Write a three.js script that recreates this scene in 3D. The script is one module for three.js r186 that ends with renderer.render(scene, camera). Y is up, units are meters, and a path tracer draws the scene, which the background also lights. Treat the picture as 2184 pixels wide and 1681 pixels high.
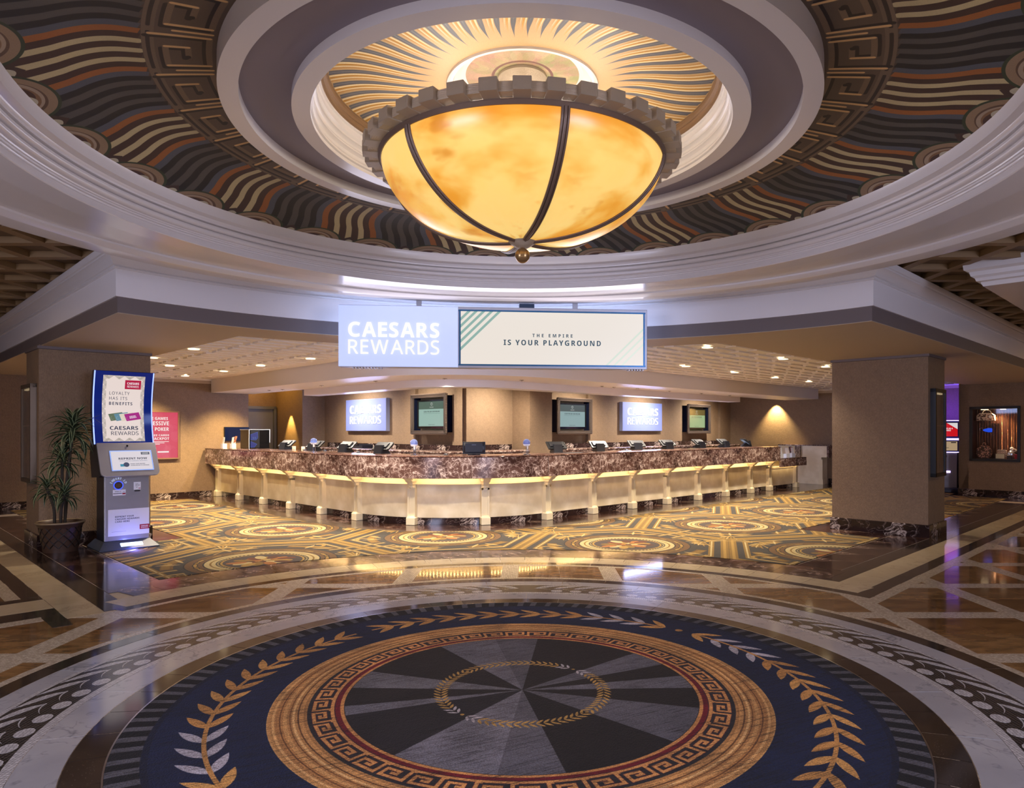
import * as THREE from 'three';
import { mergeGeometries, toCreasedNormals } from 'three/addons/utils/BufferGeometryUtils.js';
import { RoundedBoxGeometry } from 'three/addons/geometries/RoundedBoxGeometry.js';
import { TextGeometry } from 'three/addons/geometries/TextGeometry.js';
import { FontLoader } from 'three/addons/loaders/FontLoader.js';
import { RectAreaLightUniformsLib } from 'three/addons/lights/RectAreaLightUniformsLib.js';

// ───────── camera, sky, exposure, large lights ─────────
const scene = new THREE.Scene();
scene.background = new THREE.Color(0x000000);
const camera = new THREE.PerspectiveCamera(59.27, 2184 / 1681, 0.05, 80);
camera.position.set(0, 1.5, 0);
camera.lookAt(0, 1.5, -10);
camera.setViewOffset(2184, 1681, -45, -79, 2184, 1681);   // shift lens: horizon below the middle, uprights stay upright
camera.updateProjectionMatrix();
const renderer = new THREE.WebGLRenderer({ antialias: true });
renderer.toneMapping = THREE.LinearToneMapping;
renderer.toneMappingExposure = 1.0;
renderer.shadowMap.enabled = true;
RectAreaLightUniformsLib.init();

// plan coordinates: x to the right, d into the picture; the building is turned 45 degrees, so p runs back-left and q back-right
const S2 = Math.SQRT1_2;
const PQ = (p, q) => [(q - p) * S2, (q + p) * S2];
const CX = -0.061, CD = 3.983;                              // axis of the rotunda
const WARM = 0xffcf8a, SOFTWARM = 0xffdcae, COOL = 0xccd0f4, DAY = 0xeef0ff;

function areaLight(color, intensity, w, h, [x, y, d], [tx, ty, td]) {
  const l = new THREE.RectAreaLight(color, intensity, w, h);
  l.position.set(x, y, -d); l.lookAt(tx, ty, -td); l.name = 'area_light'; scene.add(l); return l;
}
function spot(color, intensity, [x, y, d], [tx, ty, td], angle, penumbra = 0.6, size = 1) {
  const l = new THREE.SpotLight(color, intensity, 0, angle, penumbra, 2);
  l.position.set(x, y, -d); l.target.position.set(tx, ty, -td); l.castShadow = true; l.shadow.radius = size; l.name = 'spot_light';
  scene.add(l); scene.add(l.target); l.target.name = 'spot_target'; return l;
}
function point(color, intensity, [x, y, d], size = 1) {
  const l = new THREE.PointLight(color, intensity, 0, 2);
  l.position.set(x, y, -d); l.castShadow = true; l.shadow.radius = size; l.name = 'point_light'; scene.add(l); return l;
}
const L = {                                                  // every strength in one place
  down: 22, downWarm: 0xffebd2, bowlUp: 1.7, bowlDown: 5, bowlGlow: 0.74, led: 10, signBack: 4.8, signFront: 3, wallSign: 15,
  video: 22, lobby: 40, scallop: 30, kiosk: 0.3, corridor: 22, soffit: 21,
};

// ───────── helpers ─────────
const taken = new Map();
function numbered(n) { const k = taken.get(n) ?? 0; taken.set(n, k + 1); return k ? n + '_' + String(k).padStart(3, '0') : n; }
let seed = 7;
const rnd = () => { seed = (seed + 0x6d2b79f5) | 0; let t = Math.imul(seed ^ (seed >>> 15), 1 | seed); t = (t + Math.imul(t ^ (t >>> 7), 61 | t)) ^ t; return ((t ^ (t >>> 14)) >>> 0) / 4294967296; };
const lerp = (a, b, t) => a + (b - a) * t, clamp = (x, a = 0, b = 1) => Math.min(b, Math.max(a, x));
const sstep = (a, b, x) => { const t = clamp((x - a) / (b - a)); return t * t * (3 - 2 * t); };
const R = (deg) => deg * Math.PI / 180;

function mesh(name, geo, mat, parent, pos, rotY) {
  const m = new THREE.Mesh(geo, mat);
  m.castShadow = m.receiveShadow = true;
  m.name = parent && parent !== scene ? name : numbered(name);
  if (pos) m.position.set(...pos);
  if (rotY) m.rotation.y = rotY;
  (parent ?? scene).add(m);
  return m;
}
function tag(o, label, category, group) { Object.assign(o.userData, { label, category }); if (group) o.userData.group = group; return o; }
function thing(name, label, category, pos = [0, 0, 0], turn = 0, group) {
  const o = new THREE.Group(); o.name = numbered(name); o.position.set(...pos); o.rotation.y = turn; scene.add(o);
  return tag(o, label, category, group);
}
function struct(name, geo, mat, label) { const m = geo ? mesh(name, geo, mat, scene) : new THREE.Group(); if (!geo) { m.name = numbered(name); scene.add(m); } m.userData.kind = 'structure'; if (label) m.userData.label = label; return m; }
function dup(root, label, pos, turn, group) {
  const r = root.clone(); r.name = numbered(root.name.replace(/_\d{3}$/, '')); r.userData = { ...root.userData, label };
  if (group) r.userData.group = group;
  if (pos) r.position.set(...pos);
  if (turn !== undefined) r.rotation.y = turn;
  scene.add(r); return r;
}
const at = (p, q, y = 0) => { const [x, d] = PQ(p, q); return [x, y, -d]; };
const LEFT = -Math.PI / 4, RIGHT = Math.PI / 4;              // turns that face the two arms of the counter

// uv in metres on every face
function metre(geo) {
  const g = geo.index ? geo.toNonIndexed() : geo;
  if (!g.attributes.normal) g.computeVertexNormals();
  const P = g.attributes.position, N = g.attributes.normal, uv = new Float32Array(P.count * 2);
  for (let i = 0; i < P.count; i += 3) {
    let nx = 0, ny = 0, nz = 0;
    for (let k = 0; k < 3; k++) { nx += N.getX(i + k); ny += N.getY(i + k); nz += N.getZ(i + k); }
    const l = Math.hypot(nx, ny, nz) || 1; nx /= l; ny /= l; nz /= l;
    const h = Math.hypot(nx, nz) || 1;
    for (let k = 0; k < 3; k++) {
      const x = P.getX(i + k), y = P.getY(i + k), z = P.getZ(i + k);
      if (Math.abs(ny) > 0.75) { uv[2 * (i + k)] = x; uv[2 * (i + k) + 1] = -z; } else { uv[2 * (i + k)] = (x * nz - z * nx) / h; uv[2 * (i + k) + 1] = y; }
    }
  }
  g.setAttribute('uv', new THREE.BufferAttribute(uv, 2));
  return g;
}
const box = (w, h, d, x = 0, y = 0, z = 0) => metre(new THREE.BoxGeometry(w, h, d).translate(x, y, z));
const rbox = (w, h, d, r, x = 0, y = 0, z = 0, s = 2) => new RoundedBoxGeometry(w, h, d, s, r).translate(x, y, z);
const cyl = (r0, r1, h, n = 20, x = 0, y = 0, z = 0) => new THREE.CylinderGeometry(r0, r1, h, n).translate(x, y, z);
const join = (list) => mergeGeometries(list.map((g) => { const c = (g.index ? g.toNonIndexed() : g.clone()); for (const k of Object.keys(c.attributes)) if (!['position', 'normal', 'uv'].includes(k)) c.deleteAttribute(k); return c; }));
function shapeOf(pts, holes = []) {
  const s = new THREE.Shape(pts.map((p) => new THREE.Vector2(p[0], p[1])));
  for (const h of holes) s.holes.push(new THREE.Path(h.map((p) => new THREE.Vector2(p[0], p[1]))));
  return s;
}
// a slab with a plan outline given in [x, d]
function slab(pts, y0, y1, holes = []) {
  return metre(new THREE.ExtrudeGeometry(shapeOf(pts, holes), { depth: y1 - y0, bevelEnabled: false, curveSegments: 1 }).rotateX(-Math.PI / 2).translate(0, y0, 0));
}
const pqRect = (p0, p1, q0, q1) => [PQ(p0, q0), PQ(p0, q1), PQ(p1, q1), PQ(p1, q0)];
const pqSlab = (p0, p1, q0, q1, y0, y1) => slab(pqRect(p0, p1, q0, q1), y0, y1);
const circle = (r, n = 128, cx = CX, cd = CD) => Array.from({ length: n }, (_, i) => [cx + r * Math.sin(2 * Math.PI * i / n), cd + r * Math.cos(2 * Math.PI * i / n)]);
// ring sector of the rotunda, angles in degrees clockwise from straight ahead
function sector(r0, r1, a0, a1, y0, y1) {
  const n = Math.max(1, Math.ceil((a1 - a0) / 3)), pts = [];
  for (let i = 0; i <= n; i++) { const a = R(lerp(a0, a1, i / n)); pts.push([CX + r1 * Math.sin(a), CD + r1 * Math.cos(a)]); }
  for (let i = n; i >= 0; i--) { const a = R(lerp(a0, a1, i / n)); pts.push([CX + r0 * Math.sin(a), CD + r0 * Math.cos(a)]); }
  return slab(pts, y0, y1);
}
// a profile [[offset, y], ...] carried along a plan path [[x, d], ...]; the offset grows to the right-hand side of the path (towards the viewer when it runs left to right)
function sweep(path, profile, { closed = false, closedProfile = true, crease = 0.6 } = {}) {
  const n = path.length, dirs = [], mit = [];
  const segs = closed ? n : n - 1;
  for (let i = 0; i < segs; i++) { const a = path[i], b = path[(i + 1) % n], l = Math.hypot(b[0] - a[0], b[1] - a[1]); dirs.push([(b[0] - a[0]) / l, (b[1] - a[1]) / l]); }
  for (let i = 0; i < n; i++) {
    const a = dirs[closed ? (i - 1 + segs) % segs : Math.max(0, i - 1)], b = dirs[closed ? i % segs : Math.min(segs - 1, i)];
    const na = [a[1], -a[0]], nb = [b[1], -b[0]], mx = na[0] + nb[0], md = na[1] + nb[1], k = 2 / (mx * mx + md * md);
    mit.push([mx * k, md * k]);
  }
  const plen = [0]; for (let i = 0; i < segs; i++) plen.push(plen[i] + Math.hypot(path[(i + 1) % n][0] - path[i][0], path[(i + 1) % n][1] - path[i][1]));
  const vlen = [0]; for (let j = 0; j < profile.length; j++) { const a = profile[j], b = profile[(j + 1) % profile.length]; vlen.push(vlen[j] + Math.hypot(b[0] - a[0], b[1] - a[1])); }
  const pos = [], uvs = [], pt = (i, j) => [path[i][0] + mit[i][0] * profile[j][0], profile[j][1], -(path[i][1] + mit[i][1] * profile[j][0])];
  const m = profile.length, faces = closedProfile ? m : m - 1;
  const tri = (...v) => v.forEach((q) => pos.push(...q));
  for (let s = 0; s < segs; s++) for (let j = 0; j < faces; j++) {
    const i2 = (s + 1) % n, j2 = (j + 1) % m, A = pt(s, j), B = pt(i2, j), C = pt(i2, j2), E = pt(s, j2);
    tri(A, B, C, A, C, E);
    const u0 = plen[s], u1 = plen[s + 1], v0 = vlen[j], v1 = vlen[j + 1]; uvs.push(u0, v0, u1, v0, u1, v1, u0, v0, u1, v1, u0, v1);
  }
  if (closedProfile && !closed) {
    const tris = THREE.ShapeUtils.triangulateShape(profile.map((q) => new THREE.Vector2(q[0], q[1])), []);
    for (const t of tris) { tri(pt(0, t[0]), pt(0, t[1]), pt(0, t[2])); tri(pt(n - 1, t[2]), pt(n - 1, t[1]), pt(n - 1, t[0])); for (const k of [t[0], t[1], t[2], t[2], t[1], t[0]]) uvs.push(profile[k][0], profile[k][1]); }
  }
  const g = new THREE.BufferGeometry();
  g.setAttribute('position', new THREE.BufferAttribute(new Float32Array(pos), 3));
  g.setAttribute('uv', new THREE.BufferAttribute(new Float32Array(uvs), 2));
  g.computeVertexNormals();
  return toCreasedNormals(g, crease);
}
const turned = (profile, segs = 128, crease = 0.5) => toCreasedNormals(new THREE.LatheGeometry(profile.map((q) => new THREE.Vector2(q[0], q[1])), segs), crease);
const lathe = (name, profile, mat, parent, segs = 160) => mesh(name, turned(profile, segs), mat, parent, [CX, 0, -CD]);

// ───────── noise and textures ─────────
function hash(ix, iy, s) { let h = Math.imul(ix, 374761393) ^ Math.imul(iy, 668265263) ^ Math.imul(s, 1442695041); h = Math.imul(h ^ (h >>> 13), 1274126177); h ^= h >>> 16; h = Math.imul(h, 2246822519); return ((h ^ (h >>> 15)) >>> 0) / 4294967296; }
function vn(x, y, px, py, s) {
  const x0 = Math.floor(x), y0 = Math.floor(y), fx = x - x0, fy = y - y0, u = fx * fx * (3 - 2 * fx), v = fy * fy * (3 - 2 * fy);
  const a = ((x0 % px) + px) % px, b = (a + 1) % px, c = ((y0 % py) + py) % py, e = (c + 1) % py;
  return lerp(lerp(hash(a, c, s), hash(b, c, s), u), lerp(hash(a, e, s), hash(b, e, s), u), v);
}
function fbm(x, y, oct, px, py, s) { let t = 0, a = 0.5, n = 0; for (let i = 0; i < oct; i++) { t += a * vn(x, y, px, py, s + i * 17); n += a; a *= 0.5; x *= 2; y *= 2; px *= 2; py *= 2; } return t / n; }
function finish(t, srgb, rep) {
  t.wrapS = t.wrapT = THREE.RepeatWrapping; t.magFilter = THREE.LinearFilter; t.minFilter = THREE.LinearFilter; t.generateMipmaps = false;
  if (srgb) t.colorSpace = THREE.SRGBColorSpace;
  if (rep) t.repeat.set(...(Array.isArray(rep) ? rep : [rep, rep]));
  t.needsUpdate = true; return t;
}
function dataTex(w, h, fn, { srgb = true, rep } = {}) {
  const a = new Uint8Array(w * h * 4);
  for (let y = 0, i = 0; y < h; y++) for (let x = 0; x < w; x++, i += 4) { const c = fn((x + 0.5) / w, (y + 0.5) / h); if (c.length) { a[i] = c[0]; a[i + 1] = c[1]; a[i + 2] = c[2]; } else a[i] = a[i + 1] = a[i + 2] = c; a[i + 3] = 255; }
  return finish(new THREE.DataTexture(a, w, h), srgb, rep);
}
const grey = (fn) => (u, v) => { const g = clamp(fn(u, v)) * 255; return [g, g, g]; };
const mix3 = (a, b, t) => [lerp(a[0], b[0], t), lerp(a[1], b[1], t), lerp(a[2], b[2], t)];
function canvasTex(w, h, draw, { srgb = true, wrap = false, grain = 0 } = {}) {
  const c = document.createElement('canvas'); c.width = w; c.height = h;
  const g = c.getContext('2d'); draw(g, w, h);
  if (grain) {
    const im = g.getImageData(0, 0, w, h), a = im.data;
    for (let i = 0, k = 0; i < a.length; i += 4, k++) { const n = 1 + grain * (hash(k % w, (k / w) | 0, 91) - 0.5) * 2; a[i] *= n; a[i + 1] *= n; a[i + 2] *= n; }
    g.putImageData(im, 0, 0);
  }
  const t = new THREE.CanvasTexture(c); finish(t, srgb);
  if (!wrap) t.wrapS = t.wrapT = THREE.ClampToEdgeWrapping;
  return t;
}
const rgb = (c) => `rgb(${c[0] | 0},${c[1] | 0},${c[2] | 0})`;
const std = (color, roughness = 0.6, o = {}) => new THREE.MeshStandardMaterial({ color, roughness, ...o });
const glow = (color, k, o = {}) => new THREE.MeshStandardMaterial({ color: 0x111111, roughness: 0.4, emissive: color, emissiveIntensity: k, ...o });
// ───────── materials ─────────
function veins(u, v, n, s, sharp) {
  const wx = fbm(u * n, v * n, 4, n, n, s) - 0.5, wy = fbm(u * n, v * n, 4, n, n, s + 50) - 0.5;
  const f = fbm(u * n + wx * 2.2, v * n + wy * 2.2, 5, n, n, s + 99);
  return Math.pow(1 - Math.min(1, Math.abs(f - 0.5) * 9), sharp);
}
const emperadorTex = dataTex(1024, 1024, (u, v) => {
  const base = fbm(u * 5, v * 5, 5, 5, 5, 3), m = sstep(0.3, 0.7, base);
  let c = mix3([58, 38, 33], [98, 72, 64], m);
  const a = veins(u, v, 5, 11, 4.5) * 0.8, b = veins(u, v, 12, 23, 3.4) * 0.75, e = veins(u, v, 24, 41, 2.6) * 0.6;
  return mix3(c, [214, 196, 186], clamp((a + b + e) * (0.35 + 0.9 * base)));
}, { rep: 1 / 1.5 });
const rossoTex = dataTex(1024, 1024, (u, v) => {
  const base = fbm(u * 4, v * 4, 5, 4, 4, 5);
  let c = mix3([40, 25, 21], [70, 47, 39], sstep(0.3, 0.7, base));
  const a = veins(u, v, 4, 61, 7) * 0.6, b = veins(u, v, 11, 73, 5) * 0.45;
  return mix3(c, [190, 165, 150], clamp((a + b) * sstep(0.35, 0.65, fbm(u * 3, v * 3, 3, 3, 3, 8))));
}, { rep: 1 / 1.6 });
const baseMarbleTex = dataTex(512, 512, (u, v) => {
  const base = fbm(u * 4, v * 4, 4, 4, 4, 15);
  let c = mix3([28, 18, 18], [52, 36, 34], base);
  const a = veins(u, v, 3, 161, 6) * 0.9, b = veins(u, v, 7, 173, 5) * 0.6;
  return mix3(c, [205, 190, 180], clamp(a + b) * sstep(0.3, 0.6, fbm(u * 3, v * 3, 3, 3, 3, 18)));
}, { rep: 1 / 0.9 });
const carraraTex = dataTex(1024, 1024, (u, v) => {
  const base = fbm(u * 3, v * 3, 5, 3, 3, 25), fine = fbm(u * 40, v * 40, 3, 40, 40, 26);
  let c = mix3([212, 212, 214], [240, 239, 236], sstep(0.3, 0.65, base) * 0.8 + fine * 0.2);
  const a = veins(u, v, 3, 261, 7) * 0.5, b = veins(u, v, 8, 273, 9) * 0.35;
  return mix3(c, [120, 122, 130], clamp(a * sstep(0.4, 0.7, base) + b * sstep(0.45, 0.65, fine)));
}, { rep: 1 / 1.7 });
const creamTex = dataTex(512, 512, (u, v) => {
  const base = fbm(u * 3, v * 3, 5, 3, 3, 35), fine = fbm(u * 30, v * 8, 3, 30, 8, 36);
  return mix3(mix3([196, 184, 158], [226, 216, 192], base), [150, 138, 118], veins(u, v, 5, 361, 8) * 0.35 + fine * 0.08);
}, { rep: 1 / 1.4 });
const brownTex = dataTex(1024, 512, (u, v) => {
  const a = fbm(u * 8, v * 12, 5, 8, 12, 45), b = fbm(u * 16, v * 40, 3, 16, 40, 46);
  return mix3(mix3([112, 84, 50], [152, 116, 72], sstep(0.25, 0.75, a)), [84, 60, 36], sstep(0.55, 0.8, b) * 0.4);
}, { rep: [1 / 1.5, 1 / 0.8] });
const darkStoneTex = dataTex(512, 512, (u, v) => { const a = fbm(u * 8, v * 8, 5, 8, 8, 55), s = hash((u * 512) | 0, (v * 512) | 0, 4); return mix3(mix3([40, 33, 28], [66, 55, 46], a), [150, 140, 126], s > 0.994 ? 0.7 : 0); }, { rep: 1 / 1.1 });
function tesserae(dark, light, grout, n, s) {
  return dataTex(512, 512, (u, v) => {
    const x = u * n, y = v * n + 0.5 * ((x | 0) & 1 ? 0.3 : 0), fx = x % 1, fy = y % 1;
    const e = Math.min(fx, 1 - fx, fy, 1 - fy);
    return mix3(grout, mix3(dark, light, hash(x | 0, y | 0, s)), sstep(0.04, 0.12, e));
  });
}
const beigeTess = tesserae([184, 170, 146], [224, 210, 184], [136, 124, 106], 20, 5); beigeTess.repeat.set(1 / 0.36, 1 / 0.36);
const whiteTess = tesserae([196, 194, 192], [232, 230, 228], [150, 146, 142], 20, 6); whiteTess.repeat.set(1 / 0.34, 1 / 0.34);
const blackTess = tesserae([16, 14, 13], [44, 39, 35], [96, 90, 84], 20, 9); blackTess.repeat.set(1 / 0.4, 1 / 0.4);
const wallTex = dataTex(512, 512, (u, v) => { const a = fbm(u * 90, v * 24, 2, 90, 24, 65), b = fbm(u * 6, v * 6, 3, 6, 6, 66); return mix3([110, 89, 68], [146, 121, 95], clamp(a * 0.75 + b * 0.25)); }, { rep: 1 / 0.42 });
const wallBump = dataTex(512, 512, grey((u, v) => fbm(u * 80, v * 30, 3, 80, 30, 67)), { srgb: false, rep: 1 / 0.42 });
const plasterTex = dataTex(512, 512, (u, v) => { const a = fbm(u * 5, v * 5, 5, 5, 5, 75); return mix3([222, 206, 170], [243, 231, 202], sstep(0.25, 0.75, a)); }, { rep: 1 / 1.3 });
const orangePeel = dataTex(256, 256, grey((u, v) => fbm(u * 60, v * 60, 2, 60, 60, 77)), { srgb: false, rep: 1 / 0.4 });
const alabasterTex = dataTex(1024, 512, (u, v) => {
  const a = fbm(u * 7 + 0.6 * fbm(u * 5, v * 4, 3, 5, 4, 83), v * 4, 5, 7, 4, 81), b = fbm(u * 11, v * 7, 4, 11, 7, 84), f = fbm(u * 40, v * 9, 3, 40, 9, 85);
  let c = mix3([232, 158, 44], [255, 222, 132], sstep(0.28, 0.66, a));
  c = mix3(c, [196, 122, 22], sstep(0.6, 0.78, b) * 0.6);
  return mix3(c, [255, 240, 190], f * 0.15);
});
const brushed = dataTex(256, 256, grey((u, v) => 0.5 + 0.5 * (fbm(u * 4, v * 120, 2, 4, 120, 87) - 0.5)), { srgb: false, rep: 1 / 0.5 });

const M = {
  emperador: std(0xffffff, 0.16, { map: emperadorTex }),
  rosso: std(0xffffff, 0.12, { map: rossoTex }),
  baseMarble: std(0xffffff, 0.15, { map: baseMarbleTex }),
  carrara: std(0xbcbcc0, 0.13, { map: carraraTex }),
  cream: std(0xf4ecdc, 0.08, { map: creamTex }),
  brown: std(0xffffff, 0.07, { map: brownTex }),
  brownTwo: std(0xe6dccc, 0.08, { map: brownTex }),
  dark: std(0xffffff, 0.09, { map: darkStoneTex }),
  beigeMosaic: std(0xffffff, 0.2, { map: beigeTess }),
  whiteMosaic: std(0xe4e4e6, 0.18, { map: whiteTess }),
  blackMosaic: std(0xffffff, 0.2, { map: blackTess }),
  grout: std(0xb4a898, 0.7),
  wall: std(0xffffff, 0.75, { map: wallTex, bumpMap: wallBump, bumpScale: 0.003 }),
  paint: std(0xe4dedb, 0.42, { bumpMap: orangePeel, bumpScale: 0.0004 }),
  mould: std(0xd8d2ce, 0.2),
  beige: std(0xb6a48e, 0.6, { bumpMap: orangePeel, bumpScale: 0.0006 }),
  taupe: std(0x6b5f5c, 0.6),
  soffitWhite: std(0xe8e2dc, 0.4),
  tileWhite: std(0xf4f0ea, 0.55),
  lattice: std(0x604a30, 0.55),
  latticeBar: std(0x80643e, 0.5),
  plaster: std(0xffffff, 0.55, { map: plasterTex }),
  ivory: std(0xe6d8b4, 0.4),
  bronze: std(0xab9a82, 0.45, { metalness: 0.2, bumpMap: orangePeel, bumpScale: 0.002 }),
  rib: std(0x6f5a4a, 0.4, { metalness: 0.3 }),
  brassBall: std(0xa8875a, 0.3, { metalness: 0.8 }),
  black: std(0x0b0b0d, 0.35), gloss: std(0x08090c, 0.08), charcoal: std(0x1c1e26, 0.4),
  steel: std(0xb0b1b8, 0.36, { metalness: 0.45, roughnessMap: brushed }),
  silver: std(0xb9bcc6, 0.35, { metalness: 0.3 }),
  white: std(0xf2f0ec, 0.5), chrome: std(0xc8ccd2, 0.15, { metalness: 1 }),
  doorGrey: std(0x70706c, 0.5), doorFrame: std(0x63645f, 0.45),
  glass: new THREE.MeshPhysicalMaterial({ color: 0xffffff, roughness: 0.03, transmission: 1, thickness: 0, ior: 1.5 }),
  acrylic: new THREE.MeshPhysicalMaterial({ color: 0xcfe0ff, roughness: 0.05, transmission: 1, thickness: 0.02, ior: 1.45 }),
};
// ───────── printed and painted patterns ─────────
// rug: woven pattern, 4.11 m across, drawn from above (up = away from the camera)
const RUG = 2.055;
const rugTex = canvasTex(2048, 2048, (g) => {
  const s = 1024 / RUG, C = 1024, pt = (r, a) => [C + r * s * Math.sin(a), C - r * s * Math.cos(a)];
  const disc = (r, col) => { g.fillStyle = col; g.beginPath(); g.arc(C, C, r * s, 0, 7); g.fill(); };
  disc(2.06, '#55555d');
  for (let i = 0; i < 104; i++) {                                          // dark bars of the border
    const a = R(i * 360 / 104), w = R(0.85 + 0.35 * rnd());
    g.fillStyle = rnd() > 0.3 ? '#0b0c10' : '#131419'; g.beginPath();
    g.moveTo(...pt(1.9, a - w)); g.lineTo(...pt(2.06, a - w + R(0.5))); g.lineTo(...pt(2.06, a + w + R(0.5))); g.lineTo(...pt(1.9, a + w)); g.fill();
  }
  disc(1.912, '#0f1d3e');
  g.strokeStyle = '#0b152f'; g.lineWidth = 0.03 * s; g.beginPath(); g.arc(C, C, 1.9 * s, 0, 7); g.stroke();
  const gold = '#bf8c4e', pale = '#b2b0bc', deep = '#cf9c58';
  const leaf = (r, a, dir, out, len, wid, col) => {                        // pointed leaf from the stem
    const [x, y] = pt(r, a), rad = Math.atan2(y - C, x - C), tan = rad + dir * Math.PI / 2;
    const an = tan - dir * out, ex = x + Math.cos(an) * len * s, ey = y + Math.sin(an) * len * s, nx = -Math.sin(an), ny = Math.cos(an), w = wid * s;
    g.fillStyle = col; g.beginPath(); g.moveTo(x, y);
    g.bezierCurveTo(lerp(x, ex, 0.3) + nx * w, lerp(y, ey, 0.3) + ny * w, lerp(x, ex, 0.7) + nx * w * 0.62, lerp(y, ey, 0.7) + ny * w * 0.62, ex, ey);
    g.bezierCurveTo(lerp(x, ex, 0.7) - nx * w * 0.62, lerp(y, ey, 0.7) - ny * w * 0.62, lerp(x, ex, 0.3) - nx * w, lerp(y, ey, 0.3) - ny * w, x, y); g.fill();
  };
  for (const [base, dir] of [[44, 1], [44, -1], [224, 1], [224, -1]]) {    // two laurel garlands, each grown both ways from its knot
    for (let k = 0; k < 14; k++) {
      const deg = 4 + k * 5.95, a = R(base + dir * deg), col = deg > 7 && deg < 24 ? pale : (k % 3 ? gold : deep);
      leaf(1.655, a, dir, 0.58, 0.215, 0.044, col); leaf(1.655, a, dir, -0.58, 0.2, 0.046, col);
      g.strokeStyle = gold; g.lineWidth = 0.022 * s; g.beginPath(); const e = R(base + dir * (deg + 6.4)), A = Math.min(a, e) - Math.PI / 2; g.arc(C, C, 1.655 * s, A, A + Math.abs(e - a)); g.stroke();
    }
    g.fillStyle = gold; g.beginPath(); g.arc(...pt(1.655, R(base)), 0.028 * s, 0, 7); g.fill();
  }
  for (let r = 1.376; r > 1.175; r -= 0.0035) {                            // gold band: concentric dyed yarns
    const n = fbm(r * 38, 0.5, 3, 999, 9, 301), b = sstep(0.35, 0.65, fbm(r * 14, 3.5, 2, 999, 9, 302));
    disc(r, rgb(mix3(mix3([112, 74, 42], [190, 136, 78], n), [232, 184, 116], b * n)));
  }
  for (const [r, w2, c2, al] of [[1.345, 0.012, '#e8bc7c', 0.7], [1.312, 0.007, '#5c3a20', 0.8], [1.287, 0.02, '#e2b272', 0.6], [1.262, 0.006, '#6a4424', 0.8], [1.245, 0.012, '#f0c88a', 0.7], [1.222, 0.008, '#54351e', 0.8], [1.2, 0.01, '#d8a464', 0.7]]) { g.globalAlpha = al; g.strokeStyle = c2; g.lineWidth = w2 * s; g.beginPath(); g.arc(C, C, r * s, 0, 7); g.stroke(); }
  g.globalAlpha = 1;
  disc(1.178, '#26262b');
  g.strokeStyle = '#6d1426'; g.lineWidth = 0.006 * s; g.lineJoin = 'miter';
  const KN = 44;
  const key = [[0.0, 0], [0.16, 0], [0.16, 1], [0.92, 1], [0.92, 0.34], [0.48, 0.34], [0.48, 0.64], [0.7, 0.64]];
  for (const [w, col] of [[0.0235, '#5c1c22'], [0.0185, '#cf9659']]) {
    g.strokeStyle = col; g.lineWidth = w * s;
    for (let i = 0; i < KN; i++) {
      g.beginPath();
      key.forEach(([u, v], j) => { const q = pt(1.058 + v * 0.088, R((i + u) * 360 / KN)); j ? g.lineTo(...q) : g.moveTo(...q); });
      g.stroke();
    }
    g.beginPath(); g.arc(C, C, 1.05 * s, 0, 7); g.stroke();
  }
  disc(1.036, '#6b0f20'); disc(1.01, '#c98f54'); disc(0.99, '#17161a');
  const cuts = [-12, 5.5, 48, 63.7, 76.4, 88, 105.2, 132, 168, 185.5, 215.8, 248.7, 256.2, 272, 288.1, 324.3, 348];
  const tone = ['#50525e', '#1c191b', '#585a67', '#1b191a', '#5e606d', '#1a1819', '#545662', '#151417', '#565864', '#6c6e7c', '#1c1c22', '#646673', '#1d1b1d', '#62646f', '#1c1a1c', '#626472'];
  for (let i = 0; i < 16; i++) { g.fillStyle = tone[i]; g.beginPath(); g.moveTo(C, C); g.arc(C, C, 0.987 * s, R(cuts[i] - 90), R(cuts[i + 1] - 90)); g.fill(); }
  for (const [base, dir] of [[42, 1], [42, -1], [222, 1], [222, -1]]) {
    for (let k = 0; k < 18; k++) { const deg = 4 + k * 4.75, a = R(base + dir * deg), c = deg < 10 ? pale : '#b08d4c'; g.save(); leaf(0.465, a, dir, 0.75, 0.062, 0.014, c); leaf(0.465, a, dir, -0.75, 0.062, 0.014, c); g.restore(); }
    for (const o of [0, 90]) { g.fillStyle = '#b08d4c'; g.beginPath(); g.arc(...pt(0.465, R(base + o)), 0.011 * s, 0, 7); g.fill(); }
  }
  const im = g.getImageData(0, 0, 2048, 2048), a = im.data;               // yarn: broken streaks and a speckle
  for (let y = 0, i = 0; y < 2048; y++) for (let x = 0; x < 2048; x++, i += 4) {
    const st = vn((x + y * 1.9) / 3.2, (y * 0.5 - x * 0.24) / 22, 9999, 9999, 311), sp = hash(x >> 1, y >> 1, 312), lo = vn(x / 90, y / 90, 999, 999, 313);
    const k = 0.78 + 0.34 * sp + 0.2 * (lo - 0.5) - 0.36 * sstep(0.6, 0.85, st);
    a[i] *= k; a[i + 1] *= k; a[i + 2] *= k;
  }
  g.putImageData(im, 0, 0);
});
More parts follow.
